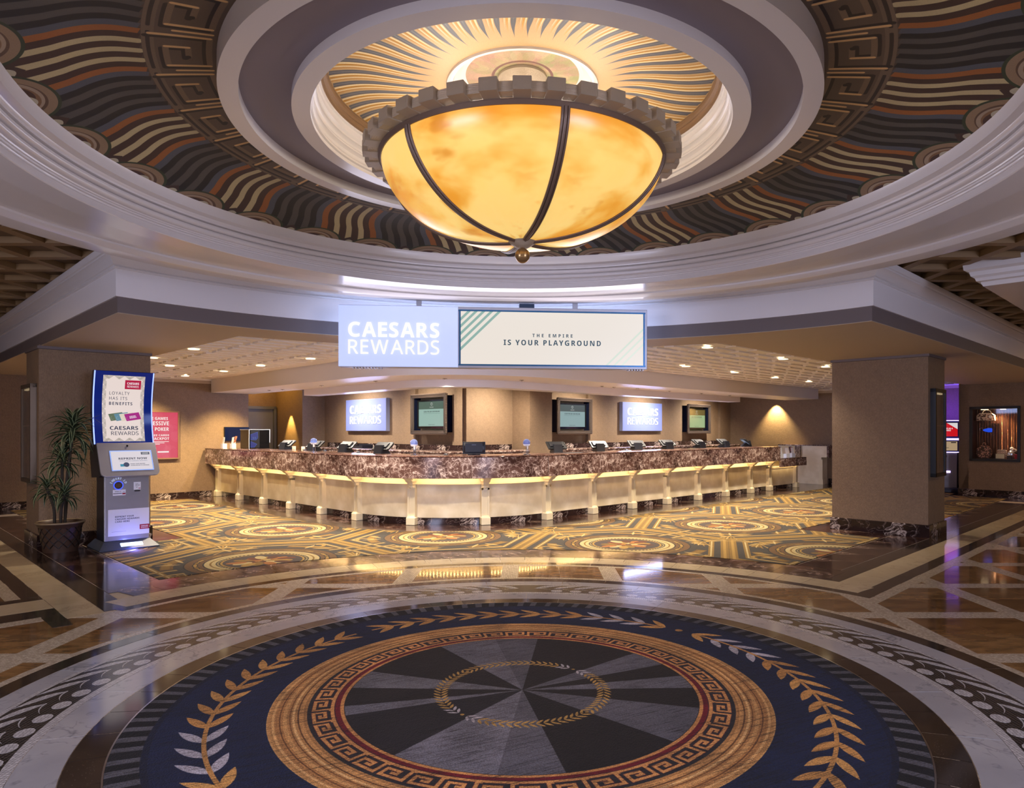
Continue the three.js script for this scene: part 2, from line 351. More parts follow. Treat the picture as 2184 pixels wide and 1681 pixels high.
// wall-to-wall carpet: hexagons with medallions, repeat 2.6 m by 4.503 m
const carpetTex = canvasTex(1184, 2048, (g, W, H) => {
  const s = W / 2.6, hex = [[0, 0], [W, 0], [0, H], [W, H], [W / 2, H / 2], [-W / 2, H / 2], [W * 1.5, H / 2]];
  g.fillStyle = '#322e28'; g.fillRect(0, 0, W, H);
  const gold = '#735822', bright = '#917334', cream = '#a69566', dark = '#1e1b18', tan = '#64491e', rust = '#4b2b18';
  const poly = (x, y, r, rot = Math.PI / 2) => { g.beginPath(); for (let k = 0; k < 6; k++) g.lineTo(x + r * s * Math.cos(rot + k * Math.PI / 3), y + r * s * Math.sin(rot + k * Math.PI / 3)); g.closePath(); };
  const leafy = (x, y, ang, len, wid, bend, c1, c2) => {
    g.save(); g.translate(x, y); g.rotate(ang); g.scale(s, s);
    for (const [k, c] of [[1, c1], [0.62, c2]]) { g.fillStyle = c; g.beginPath(); g.moveTo(0, 0); g.bezierCurveTo(len * 0.25, -wid * k + bend * 0.4, len * 0.7, -wid * 0.8 * k + bend, len, bend); g.bezierCurveTo(len * 0.75, wid * 0.5 * k + bend, len * 0.3, wid * k, 0, 0); g.fill(); }
    g.restore();
  };
  for (const [x, y] of hex) {
    for (const [r, w, c] of [[1.44, 0.1, gold], [1.44, 0.035, bright], [1.25, 0.07, gold], [1.25, 0.02, cream]]) { g.strokeStyle = c; g.lineWidth = w * s; poly(x, y, r); g.stroke(); }
    for (let k = 0; k < 6; k++) {                                          // scrolls and bars between the medallions
      const a = k * Math.PI / 3, vx = x + Math.cos(a + Math.PI / 6) * 1.08 * s, vy = y + Math.sin(a + Math.PI / 6) * 1.08 * s;
      g.strokeStyle = tan; g.lineWidth = 0.13 * s; g.beginPath(); g.arc(x, y, 0.99 * s, a + 0.2, a + 0.86); g.stroke();
      g.strokeStyle = gold; g.lineWidth = 0.085 * s; g.beginPath(); g.arc(x, y, 1.0 * s, a + 0.24, a + 0.82); g.stroke();
      if (k % 3 === 0) for (const o of [-0.13, 0.13]) { g.strokeStyle = gold; g.lineWidth = 0.075 * s; g.beginPath(); g.moveTo(x + Math.cos(a + o) * 0.9 * s, y + Math.sin(a + o) * 0.9 * s); g.lineTo(x + Math.cos(a + o * 0.62) * 1.3 * s, y + Math.sin(a + o * 0.62) * 1.3 * s); g.stroke(); g.strokeStyle = cream; g.lineWidth = 0.018 * s; g.stroke(); }
      if (k % 2 === 0) for (const side of [0, 2.1, 4.2]) for (let j = 0; j < 6; j++) leafy(vx + 0.05 * s * Math.cos(a + side), vy + 0.05 * s * Math.sin(a + side), a + Math.PI / 6 + side + 0.5 - j * 0.24, 0.2 + 0.045 * j, 0.042, 0.05 + 0.022 * j, j % 2 ? bright : gold, j % 2 ? cream : bright);
      g.strokeStyle = bright; g.lineWidth = 0.045 * s; g.beginPath(); g.arc(vx, vy, 0.1 * s, a, a + 4.4); g.stroke();
      for (let j = 0; j < 2; j++) leafy(x + Math.cos(a + 0.5 + j * 0.12) * 0.86 * s, y + Math.sin(a + 0.5 + j * 0.12) * 0.86 * s, a + 0.2 + j * 1.1, 0.26, 0.05, 0.06, bright, cream);
    }
    const disc = (r, c) => { g.fillStyle = c; g.beginPath(); g.arc(x, y, r * s, 0, 7); g.fill(); };
    disc(0.83, dark); disc(0.815, '#5a4020');
    for (let k = 0; k < 30; k++) { const a = k * Math.PI / 15; leafy(x + Math.cos(a) * 0.71 * s, y + Math.sin(a) * 0.71 * s, a + Math.PI / 2, 0.2, 0.055, 0.02, dark, k % 2 ? gold : bright); }
    disc(0.635, dark); disc(0.62, cream); disc(0.565, gold); disc(0.545, cream); disc(0.5, dark);
    g.fillStyle = cream; for (let k = 0; k < 60; k++) { const a = k * Math.PI / 30; g.beginPath(); g.arc(x + Math.cos(a) * 0.478 * s, y + Math.sin(a) * 0.478 * s, 0.014 * s, 0, 7); g.fill(); }
    disc(0.455, bright); disc(0.43, '#3d3430');
    for (let k = 0; k < 26; k++) { const a = k * 2.4, r = 0.3 * Math.sqrt(k / 26); g.fillStyle = [rust, '#8f5a26', gold, '#5d3018', bright, cream][(k * 7) % 6]; g.beginPath(); g.ellipse(x + Math.cos(a) * r * s, y + Math.sin(a) * r * s * 0.8, 0.11 * s, 0.06 * s, a, 0, 7); g.fill(); }
  }
}, { wrap: true, grain: 0.2 });
// painted vault, one 24 degree repeat; top of the canvas = inner edge
const vaultTex = canvasTex(1024, 1024, (g, W, H) => {
  const col = { or: '#96592a', ma: '#3d2722', cr: '#b9aa80', bg: '#4a505a', bl: '#10131b', gr: '#4a4846' };
  const seq = ['or', 'ma', 'cr', 'ma', 'cr', 'ma', 'cr', 'ma', 'or', 'bg', 'bl', 'gr', 'bl', 'gr', 'bl', 'gr', 'bl', 'bg'], w = W / 18;
  const sh = (y) => W / 24 * (3.6 * sstep(0.45, 1.04, y / H) - 0.5 * Math.sin(Math.PI * clamp((y / H - 0.36) / 0.4)));
  g.fillStyle = '#4b3e33'; g.fillRect(0, 0, W, H);
  const TOP = 0.36 * H;
  for (let off = -W; off <= W; off += W) seq.forEach((k, i) => {
    const top = k === 'cr' ? TOP + 18 : TOP;
    g.fillStyle = col[k]; g.beginPath();
    const x0 = off + i * w, pad = k === 'cr' ? 3 : -0.5;
    for (let y = top; y <= H; y += 16) g.lineTo(x0 + pad + sh(y), y);
    g.lineTo(x0 + pad + sh(H), H); g.lineTo(x0 + w - pad + sh(H), H);
    for (let y = H; y >= top; y -= 16) g.lineTo(x0 + w - pad + sh(y), y);
    if (k === 'cr') g.arc(x0 + w / 2 + sh(top), top, w / 2 - 3, 0, Math.PI, true);
    g.fill();
    if (k === 'cr') { g.save(); g.globalCompositeOperation = 'destination-over'; g.restore(); }
  });
  // meander
  for (let i = 0; i < 2; i++) {
    const X = i * 512, u = (x) => X + x * 512, v = (y) => y * TOP;
    const line = (pts, lw, c) => { g.strokeStyle = c; g.lineWidth = lw; g.lineJoin = 'round'; g.lineCap = 'round'; g.beginPath(); pts.forEach(([x, y], k) => k ? g.lineTo(u(x), v(y)) : g.moveTo(u(x), v(y))); g.stroke(); };
    g.fillStyle = '#5a4a3c'; g.fillRect(X, 0, 512, TOP);
    g.fillStyle = '#6d5b4a'; g.fillRect(X, TOP * 0.84, 512, TOP * 0.16);
    line([[0.04, 0.92], [0.9, 0.92]], 20, '#2b211e');
    const K = [[0.08, 0.9], [0.08, 0.12], [0.84, 0.12], [0.84, 0.7], [0.36, 0.7], [0.36, 0.4], [0.6, 0.4]];
    line(K.map(([x, y]) => [x + 0.05, y + 0.05]), 34, '#241a18'); line(K, 32, '#75604a');
    for (let k = 0; k < 6; k++) if (K[k][0] === K[k + 1][0]) line([K[k], K[k + 1]], 24, '#d6ab72');
    line([[0.97, 0.1], [0.97, 0.6]], 22, '#d6ab72'); line([[0.6, 0.41], [0.62, 0.41]], 30, '#201716');
  }
  // roundels along the outer edge
  for (let i = -1; i < 3; i++) {
    const x = i * 512 + 150, y = H + 62, e = (r, c, dx = 0, dy = 0, k = 1) => { g.fillStyle = c; g.beginPath(); g.ellipse(x + dx, y + dy, r * 1.05, r * k, 0, 0, 7); g.fill(); };
    g.fillStyle = '#3a2723'; g.beginPath(); g.moveTo(x + 175, H); g.lineTo(x + 262, H - 90); g.lineTo(x + 345, H); g.fill();
    g.fillStyle = '#b3ac94'; g.beginPath(); g.moveTo(x + 240, H); g.quadraticCurveTo(x + 262, H - 84, x + 330, H); g.fill();
    e(212, '#2c3a26'); e(194, '#8d755c'); e(150, '#5c4434'); e(138, '#a08d78', -8); e(118, '#7e5e42'); e(92, '#442a26', -18, 0, 1.1); e(58, '#b9b29c', 38, 0, 1.6);
  }
}, { wrap: true, grain: 0.1 });
// gold ceiling of the inner dome, one 7.2 degree ray; top of the canvas = inner edge
const rayTex = canvasTex(256, 512, (g, W, H) => {
  g.fillStyle = '#bd9c70'; g.fillRect(0, 0, W, H);
  const band = (x, w, top, c) => {
    g.fillStyle = c;
    for (const off of [-W, 0, W]) {
      g.beginPath(); const sh = (y) => off + x + 70 * Math.sin((y / H) * 5.6 + 0.5);
      for (let y = top; y <= H; y += 8) g.lineTo(sh(y) - w * sstep(top, top + 120, y), y);
      for (let y = H; y >= top; y -= 8) g.lineTo(sh(y) + w * sstep(top, top + 120, y), y);
      g.fill();
    }
  };
  band(60, 42, 50, '#58595f'); band(60, 8, 130, '#74757a'); band(126, 13, 100, '#e6d4a8'); band(160, 15, 80, '#c9922f'); band(160, 3, 130, '#5d4220'); band(198, 9, 110, '#e8d6ac'); band(228, 9, 130, '#b98534');
}, { wrap: true, grain: 0.12 });
const rosetteTex = canvasTex(512, 512, (g) => {
  g.fillStyle = '#a38a72'; g.fillRect(0, 0, 512, 512);
  for (let i = 0; i < 240; i++) { const a = rnd() * 7, r = rnd() * 250; g.fillStyle = ['#8f9a58', '#b08072', '#c2a882', '#7f8c50', '#9c6e62'][i % 5]; g.globalAlpha = 0.25; g.beginPath(); g.ellipse(256 + r * Math.cos(a), 256 + r * Math.sin(a), 40, 26, a, 0, 7); g.fill(); }
  g.globalAlpha = 1; g.strokeStyle = '#6e4a40'; g.lineWidth = 12; g.beginPath(); g.arc(256, 256, 128, 0, 7); g.stroke();
}, { grain: 0.1 });
const spaced = (g, txt, x, y, gap, align = 'left') => {                     // letterspaced line of text
  let w = 0; for (const ch of txt) w += g.measureText(ch).width + gap;
  w -= gap; let cx = align === 'center' ? x - w / 2 : align === 'right' ? x - w : x;
  for (const ch of txt) { g.fillText(ch, cx, y); cx += g.measureText(ch).width + gap; }
};
const font = (g, px, bold = false, fam = 'sans-serif') => { g.font = (bold ? 'bold ' : '') + px + 'px ' + fam; };
const fit = (g, txt, x, y, w, px, bold, align = 'left') => { font(g, px, bold); const m = g.measureText(txt).width; g.save(); g.translate(align === 'center' ? x - w / 2 : x, y); g.scale(w / m, 1); g.fillText(txt, 0, 0); g.restore(); };
// ───────── floor ─────────
const floor = struct('floor', slab(pqRect(-6.2, 18.4, -6.2, 20.2), -0.12, -0.004), M.grout);
floor.userData.label = 'polished stone floor with inlaid rings and borders';
const put = (name, geo, mat) => mesh(name, geo, mat, floor);
const rOf = (p, q) => { const [x, d] = PQ(p, q); return Math.hypot(x - CX, d - CD); };
const pqOf = (x, d) => [(d - x) * S2, (d + x) * S2];
// golden brown marble squares, a straight grid between mosaic straps
const GX = 0.805, GD = 5.65, SX = 1.05, SD = 1.07;
{
  const geo = slab([[-0.2225, -0.2275], [0.2225, -0.2275], [0.2225, 0.2275], [-0.2225, 0.2275]], -0.006, -0.0015);
  const turnedGeo = metre(geo.clone().rotateY(Math.PI / 2).scale(0.978, 1, 1.022));
  const cells = [];
  for (let i = -7; i < 7; i++) for (let j = -3; j < 9; j++) for (const [ox, od] of [[0, 0], [0, 1], [1, 0], [1, 1]]) {
    const x = GX + (i + 0.5) * SX + (ox - 0.5) * 0.4475, d = GD + (j + 0.5) * SD + (od - 0.5) * 0.4575;
    const [p, q] = pqOf(x, d), r = Math.hypot(x - CX, d - CD);
    if (r < 2.85 || d < 2.6 || x < -0.78 * d - 0.4 || x > 0.72 * d + 0.4 || p > 13 || q > 17) continue;
    const ring = r < 4.1 && p < 10, right = p < 2.45, left = q < 1.45;
    if (!ring && !right && !left) continue;
    cells.push([d, x, (i + j + ox) & 1 ? geo : turnedGeo, (i * 3 + j + od) % 3 ? M.brown : M.brownTwo]);
  }
  cells.sort((a, b) => a[0] - b[0]);
  for (const [d, x, g, m] of cells.slice(0, 295)) put('brown_tile', g, m).position.set(x, 0, -d);
  console.log('brown tiles', cells.length);
}
for (let i = -6; i <= 6; i++) { const x = GX + i * SX; if (Math.abs(x) < 7) put('mosaic_strap', slab([[x - 0.09, 0.5], [x + 0.09, 0.5], [x + 0.09, 13], [x - 0.09, 13]], -0.006, -0.0010), M.beigeMosaic); }
for (let j = -4; j <= 6; j++) { const d = GD + j * SD; put('mosaic_strap', slab([[-9, d - 0.09], [9, d - 0.09], [9, d + 0.09], [-9, d + 0.09]], -0.006, -0.0012), M.beigeMosaic); }
// dark red marble in front of and around the counter, cut in tiles where it shows
put('red_marble_field', slab([...Array.from({ length: 52 }, (_, i) => { const a = R(-57.5 + 2 * i); return [CX + 4.1 * Math.sin(a), CD + 4.1 * Math.cos(a)]; }), PQ(2.93, 7.2), PQ(2.93, 19.9), PQ(16.5, 19.9), PQ(16.5, 1.75)], -0.006, -0.0008), M.rosso);
put('joint_bed', pqSlab(2.93, 3.86, 7.62, 17.6, -0.006, -0.0003), M.grout); put('joint_bed', pqSlab(7.72, 15.5, 1.75, 2.26, -0.006, -0.0003), M.grout);
{
  const t0 = pqSlab(-0.2325, 0.2325, -0.3, 0.3, -0.006, 0.0001), tile = (p, q, g) => { const t = put('red_tile', g, M.rosso); const [x, d] = PQ(p, q); t.position.set(x, 0, -d); };
  const t1 = pqSlab(-0.3, 0.3, -0.247, 0.247, -0.006, 0.0001);
  for (let k = 0; k < 17; k++) for (const p of [3.165, 3.635]) { const q = 7.3 + k * 0.603 + (p > 3.4 ? 0.3 : 0); if (rOf(p, q) > 4.72) tile(p, q, t0); }
  for (let k = 0; k < 14; k++) for (const q of [2.0, 2.5]) { const p = 7.0 + k * 0.603 + (q > 2.2 ? 0.3 : 0); if (rOf(p, q) > 4.72) tile(p, q, t1); }
}
// straight borders of the two corridors
function band(name, mat, p0, p1, q0, q1, alongQ, len, y = -0.0004) {
  const a0 = alongQ ? q0 : p0, a1 = alongQ ? q1 : p1, n = Math.max(1, Math.round((a1 - a0) / len)), step = (a1 - a0) / n, g = 0.0022;
  for (let i = 0; i < n; i++) { const s = a0 + i * step + g, e = a0 + (i + 1) * step - g; put(name, alongQ ? pqSlab(p0 + g, p1 - g, s, e, -0.006, y) : pqSlab(s, e, q0 + g, q1 - g, -0.006, y), mat); }
}
band('dark_border_tile', M.dark, 2.72, 2.93, 6.7, 17.5, true, 0.6);
band('cream_border_tile', M.cream, 2.41, 2.72, 6.55, 17.5, true, 0.9);
band('dark_border_tile', M.dark, 2.26, 2.41, 6.5, 17.5, true, 0.6);
band('mosaic_border', M.beigeMosaic, 2.14, 2.26, 6.35, 17.5, true, 20, -0.0006);
band('dark_border_tile', M.dark, 6.6, 16.5, 1.55, 1.75, false, 0.6);
band('cream_border_tile', M.cream, 6.55, 16.5, 1.28, 1.55, false, 0.9);
band('dark_border_tile', M.dark, 7.6, 16.5, 1.14, 1.28, false, 0.6);
band('mosaic_border', M.beigeMosaic, 7.6, 16.5, 1.02, 1.14, false, 20, -0.0006);
band('dark_border_tile', M.dark, 7.45, 7.6, -3, 1.28, true, 0.6);
band('cream_border_tile', M.cream, 7.02, 7.45, -3, 1.28, true, 0.9);
band('dark_border_tile', M.dark, 6.75, 7.02, -3, 1.28, true, 0.6);
band('dark_border_tile', M.dark, 6.32, 6.75, 1.14, 1.28, false, 0.4);
band('mosaic_border', M.beigeMosaic, 6.6, 6.75, -3, 1.14, true, 20, -0.0006);
// rings round the rug
function ringTiles(name, mat, r0, r1, a0, a1, step, y0 = 0, off = 0) {
  const n = Math.round((a1 - a0) / step), da = (a1 - a0) / n, gap = 0.0024, ga = gap / r1 * 180 / Math.PI;
  const g = sector(r0 + gap, r1 - gap, -da / 2 + ga, da / 2 - ga, -0.006, y0);
  g.translate(-CX, 0, CD);
  const flip = metre(g.clone().rotateY(Math.PI)).rotateY(-Math.PI);
  for (let i = 0; i < n; i++) { const a = a0 + (i + 0.5) * da + off, t = put(name, i & 1 ? g : flip, mat); t.position.set(CX, 0, -CD); t.rotation.y = -R(a); }
}
ringTiles('dark_ring_tile', M.dark, RUG, 2.22, -180, 180, 7.5);
ringTiles('white_ring_slab', M.carrara, 2.22, 2.42, -180, 180, 15);
put('white_mosaic_ring', sector(2.42, 2.47, -180, 180, -0.006, 0), M.whiteMosaic);
put('black_mosaic_ring', sector(2.47, 2.76, -180, 180, -0.006, 0), M.blackMosaic);
put('white_mosaic_ring', sector(2.76, 2.79, -180, 180, -0.006, 0), M.whiteMosaic);
ringTiles('white_ring_slab', M.carrara, 2.79, 2.93, -180, 180, 15, 0, 7);
ringTiles('dark_ring_tile', M.dark, 2.93, 3.06, -180, 180, 7.5);
put('mosaic_ring', sector(3.06, 3.12, -180, 180, -0.006, -0.0002), M.beigeMosaic);
put('mosaic_ring', sector(3.74, 3.8, -62, 55, -0.006, -0.0002), M.beigeMosaic);
ringTiles('dark_ring_tile', M.dark, 3.8, 3.92, -62, 54, 7.25, -0.0001);
ringTiles('cream_ring_tile', M.cream, 3.92, 4.25, -60.5, 51.5, 4);
ringTiles('red_ring_tile', M.rosso, 4.25, 4.77, -57, 45, 3.75, 0.0003);
// white stone leaves and discs set in the black mosaic
{
  const ext = (s) => new THREE.ExtrudeGeometry(s, { depth: 0.0008, bevelEnabled: false, curveSegments: 6 }).rotateX(-Math.PI / 2);
  const leaf = (dir, hook) => {
    const s = new THREE.Shape(); const P = (a, r) => [Math.sin(R(a * dir)) * (2.615 + r) , Math.cos(R(a * dir)) * (2.615 + r)];
    const m = (fn, ...v) => s[fn](...v.flat());
    m('moveTo', P(-0.2, 0.008 * hook)); m('bezierCurveTo', P(1.2, 0.03 * hook), P(3.0, 0.07 * hook), P(5.2, 0.14 * hook));
    m('bezierCurveTo', P(3.2, 0.128 * hook), P(0.8, 0.12 * hook), P(-0.2, 0.008 * hook));
    return metre(ext(s));
  };
  const stem = (dir) => {
    const s = new THREE.Shape(); const P = (a, r) => [Math.sin(R(a * dir)) * (2.615 + r), Math.cos(R(a * dir)) * (2.615 + r)];
    const m = (fn, ...v) => s[fn](...v.flat());
    m('moveTo', P(-0.3, 0.012)); m('bezierCurveTo', P(1.0, 0.016), P(2.0, 0.0), P(3.0, -0.045)); m('bezierCurveTo', P(2.0, -0.008), P(1.0, 0.006), P(-0.3, 0.004));
    return metre(ext(s));
  };
  const disc = metre(ext(new THREE.Shape().absellipse(0, 2.525, 0.056, 0.044, 0, Math.PI * 2)));
  const kinds = [1, -1].map((d) => [leaf(d, 1), stem(d), disc]);
  for (let i = 0; i < 90; i++) {
    const a = i * 4 + 2, rel = a > 180 ? a - 360 : a, set = kinds[rel > 0 ? 0 : 1];
    if (Math.abs(rel) > 150) continue;
    ['mosaic_leaf', 'mosaic_stem', 'mosaic_disc'].forEach((n, k) => { const t = put(n, set[k], M.whiteMosaic); t.position.set(CX, 0, -CD); t.rotation.y = -R(rel + (k === 2 ? (rel > 0 ? 4.4 : -4.4) : 0)); });
  }
}
// the round rug lies in the middle of the rings
{
  const g = turned([[0, 0.011], [2.02, 0.011], [2.048, 0.009], [2.055, 0.001], [0, 0.001]], 192, 0.5);
  const P = g.attributes.position, uv = g.attributes.uv;
  for (let i = 0; i < P.count; i++) uv.setXY(i, 0.5 + P.getX(i) / (2 * RUG), 0.5 - P.getZ(i) / (2 * RUG));
  const t = thing('round_rug', 'large round navy rug with gold laurel garlands, key border and grey sunburst centre', 'rug', [CX, 0, -CD]);
  mesh('pile', g, std(0xffffff, 0.95, { map: rugTex, bumpMap: dataTex(512, 512, grey((u, v) => fbm(u * 128, v * 128, 2, 128, 128, 401)), { srgb: false, rep: 6 }), bumpScale: 0.004 }), t);
  mesh('edge_strip', turned([[2.05, 0.0002], [2.05, 0.0085], [2.058, 0.0085], [2.06, 0.0002]], 192), M.chrome, t);
}
// fitted carpet in front of the counter
{
  const pts = [], a0 = -57, a1 = 44;
  // front edge follows the ring, back edge keeps its distance from the counter
  for (let a = a0; a <= a1; a += 2) { const x = CX + 4.77 * Math.sin(R(a)), d = CD + 4.77 * Math.cos(R(a)); const [p, q] = pqOf(x, d); if (p > 3.42 && q > 2.26) pts.push([x, d]); }
  pts.push(PQ(3.42, 7.55));
  pts.push(PQ(3.42, 10.3), PQ(4.6, 10.3), PQ(4.6, 12.0), PQ(3.42, 12.0), PQ(3.42, 18.3), PQ(4.6, 18.3), PQ(4.6, 19.2), PQ(7.4, 19.2));
  for (let i = 0; i <= 12; i++) { const f = R(90 - i * 7.5); pts.push(PQ(10.35 - 2.92 * Math.sin(f), 8.38 - 2.92 * Math.cos(f))); }
  pts.push(PQ(16.15, 5.46), PQ(16.15, 2.26), PQ(11.8, 2.26), PQ(11.8, 3.4), PQ(10.3, 3.4), PQ(10.3, 2.75), PQ(9.95, 2.26));
  const g = slab(pts, -0.006, 0.004), P = g.attributes.position, uv = g.attributes.uv;
  for (let i = 0; i < P.count; i++) { const [p, q] = pqOf(P.getX(i), -P.getZ(i)); uv.setXY(i, (q - 7.35) / 2.6, (p - 5.6) / 4.503); }
  const c = mesh('fitted_carpet', g, std(0xffffff, 0.92, { map: carpetTex, bumpMap: dataTex(512, 512, grey((u, v) => fbm(u * 128, v * 128, 2, 128, 128, 402)), { srgb: false, rep: 3 }), bumpScale: 0.004 }), scene);
  tag(c, 'gold and brown patterned carpet with medallions in front of the long counter', 'carpet');
}
// ───────── walls, columns, ceilings ─────────
const TOP = 3.7;
const wallRun = (name, pts, y0 = 0, y1 = TOP, thick = 0.2) => struct(name, sweep(pts.map(([p, q]) => PQ(p, q)), [[0, y0], [0, y1], [-thick, y1], [-thick, y0]]), M.wall);
// a wall cut by an opening: local x runs along the wall, z is its face
function cutWall(name, origin, turn, w, h, holes, thick = 0.45, mat = M.wall, parent) {
  const g = metre(new THREE.ExtrudeGeometry(shapeOf([[0, 0], [w, 0], [w, h], [0, h]], holes.map(([x0, x1, y0, y1]) => [[x0, y0], [x1, y0], [x1, y1], [x0, y1]])), { depth: thick, bevelEnabled: false }).translate(0, 0, -thick));
  const m = mesh(name, g, mat, parent ?? scene, origin, turn); if (!parent) m.userData.kind = 'structure'; return m;
}
wallRun('wall_left', [[16.55, -6], [16.55, 6.91]]);
wallRun('wall_doorway', [[16.75, 6.91], [18, 6.91], [18, 8.25], [16.49, 8.25], [16.49, 8.865]]);
wallRun('wall_back_left', [[16.49, 8.865], [12.5, 8.865], [12.5, 8.945], [11.2, 8.945], [11.2, 8.865], [11.08, 8.865], [11.08, 10.44]]);
wallRun('wall_pillar', [[11.08, 10.44], [10.54, 10.44], [10.54, 11.13], [11.16, 11.13]]);
wallRun('wall_back_right', [[11.16, 11.13], [11.16, 13.0], [11.08, 13.0], [11.08, 17.15], [11.16, 17.15], [11.16, 19.28], [11.08, 19.28], [11.08, 19.9]]);
wallRun('wall_end', [[11.08, 19.9], [4.44, 19.9], [4.44, 18.6]]);
cutWall('wall_right', at(4.44, 18.6), LEFT, 10.44, TOP, [[0.27, 1.15, 0.86, 2.01]]);
wallRun('wall_rear_right', [[-6, 18.6], [-6, -6]]);
wallRun('wall_rear', [[-6, -6], [16.55, -6]]);
struct('ceiling', slab(pqRect(-6.2, 18.4, -6.2, 20.2), TOP, TOP + 0.1), M.paint);
// skirting of veined marble
const skirt = (name, pts, h = 0.13) => struct(name, sweep(pts.map(([p, q]) => PQ(p, q)), [[0.001, 0], [0.02, 0], [0.02, h - 0.004], [0.016, h], [0.001, h]]), M.baseMarble);
skirt('baseboard_left', [[16.55, -6], [16.55, 6.05]]);
skirt('baseboard_end', [[8.0, 19.9], [4.44, 19.9], [4.44, 18.6]], 0.15);
skirt('baseboard_right', [[4.44, 18.6], [-6, 18.6]], 0.15);
// columns
function column(p0, p1, q0, q1) {
  const c = struct('column', pqSlab(p0, p1, q0, q1, 0, 2.6), M.wall);
  mesh('baseboard', sweep([PQ(p0, q0), PQ(p0, q1), PQ(p1, q1), PQ(p1, q0)], [[0, 0], [0.022, 0], [0.022, 0.172], [0.016, 0.18], [0, 0.18]], { closed: true }), M.baseMarble, c);
  mesh('cap_strip', sweep([PQ(p0, q0), PQ(p0, q1), PQ(p1, q1), PQ(p1, q0)], [[0, 2.545], [0.018, 2.55], [0.018, 2.585], [0, 2.585]], { closed: true }), M.taupe, c);
  return c;
}
column(10.65, 11.47, 1.78, 3.07).userData.label = 'tan wallpapered column behind the potted plant';
column(2.95, 4.28, 10.78, 11.58).userData.label = 'tan wallpapered column at the right';
// plan path of the rotunda edge and the two corridor beams
const FR = 4.44;
const arcPts = (r, a0, a1, n) => Array.from({ length: n + 1 }, (_, i) => { const a = R(lerp(a0, a1, i / n)); return [CX + r * Math.sin(a), CD + r * Math.cos(a)]; });
const beamPath = [PQ(16.54, 1.8), ...arcPts(FR, -57.66, 50.04, 54), PQ(2.47, 18.59)];
// lowered ceiling over the counter room with a coffered field let into it
{
  const inner = [PQ(16.52, 3.17)]; 
  { const A = []; for (let a = -40; a <= 29.5; a += 2.5) A.push([CX + 5.14 * Math.sin(R(a)), CD + 5.14 * Math.cos(R(a))]); inner.push(...A); }
  inner.push(PQ(4.32, 19.85), PQ(16.52, 19.85));
  const big = [...beamPath, PQ(2.47, 19.98), PQ(16.62, 19.98), PQ(16.62, 1.8)];
  struct('ceiling_soffit', slab(big, 2.585, 2.9, [inner]), M.beige).userData.label = 'flat beige lowered ceiling';
  struct('ceiling_field', slab(inner, 2.69, 2.75), M.tileWhite);
  struct('trim_field', sweep([...inner].reverse(), [[0, 2.655], [0.03, 2.655], [0.03, 2.69], [0, 2.69]], { closed: true }), M.soffitWhite);
}
struct('trim_fascia', sweep(beamPath, [[0.004, 2.59], [0.004, 2.74], [-0.05, 2.74], [-0.05, 2.59]]), M.taupe);
struct('trim_frieze', sweep(beamPath, [[0.022, 2.735], [0.022, 2.985], [-0.05, 2.985], [-0.05, 2.735]]), M.paint);
const crownProfile = (y, k = 1) => [[0.022, y], [0.035, y + 0.004], [0.04, y + 0.018], [0.035, y + 0.03], [0.05, y + 0.035], [0.06, y + 0.05], [0.075, y + 0.075], [0.105, y + 0.1], [0.115, y + 0.105], [0.115, y + 0.12], [0.13, y + 0.125], [0.145, y + 0.145], [0.15, y + 0.17], [-0.05, y + 0.17]];
struct('trim_crown', sweep(beamPath, crownProfile(2.985)), M.mould);
// dark lattice ceiling of the corridors, pierced by the rotunda
const lattice = struct('ceiling_lattice', slab(pqRect(-6, 16.5, -6, 18.6), 3.215, 3.3, [circle(3.56, 96)]), M.lattice);
for (let i = 0; i < 14; i++) { mesh('ceiling_bar', slab([[-3.9 - i * 0.5, 2.6], [-3.8 - i * 0.5, 2.6], [-3.8 - i * 0.5, 13], [-3.9 - i * 0.5, 13]], 3.158, 3.215), M.latticeBar, lattice); mesh('ceiling_bar', slab([[3.75 + i * 0.5, 2.6], [3.85 + i * 0.5, 2.6], [3.85 + i * 0.5, 13], [3.75 + i * 0.5, 13]], 3.158, 3.215), M.latticeBar, lattice); }
for (let i = 0; i < 16; i++) for (const s of [-1, 1]) { const d = 4.6 + i * 0.5; mesh('ceiling_bar', slab([[s * 3.6, d], [s * 11, d], [s * 11, d + 0.1], [s * 3.6, d + 0.1]], 3.157, 3.215), M.latticeBar, lattice); }
// framed coffer of the right corridor
{
  const c = struct('trim_coffer', sweep([PQ(1.72, 8.1), PQ(1.72, 12.4), PQ(-1.9, 12.4), PQ(-1.9, 8.1)].reverse(), [[-0.3, 2.95], [0, 2.95], [0.02, 2.99], [0.05, 3.0], [0.06, 3.03], [0.09, 3.05], [0.1, 3.09], [0.14, 3.11], [0.15, 3.2], [-0.3, 3.2]].map(([o, y]) => [o, y]), { closed: true }), M.mould);
  mesh('coffer_panel', pqSlab(-1.6, 1.42, 8.4, 12.1, 3.09, 3.12), M.beige, c);
}
// lowered ceiling over the staff side: outer soffit, then a deeper inner beam
const arcC = (o, n = 18) => Array.from({ length: n + 1 }, (_, i) => { const f = R(i * 90 / n); return PQ(10.35 - (2.29 + o) * Math.sin(f), 8.38 - (2.29 + o) * Math.cos(f)); });
const counterPath = (p0, q1) => [PQ(p0, 6.09), ...arcC(0), PQ(8.06, q1)];
struct('ceiling_counter', sweep(counterPath(16.5, 19.2), [[0.06, 2.385], [0.06, 2.69], [-0.9, 2.69], [-0.9, 2.385]]), M.soffitWhite);
struct('trim_beam', sweep(counterPath(13.9, 16.6), [[-0.9, 2.256], [-0.9, 2.69], [-1.25, 2.69], [-1.25, 2.256]]), M.soffitWhite);
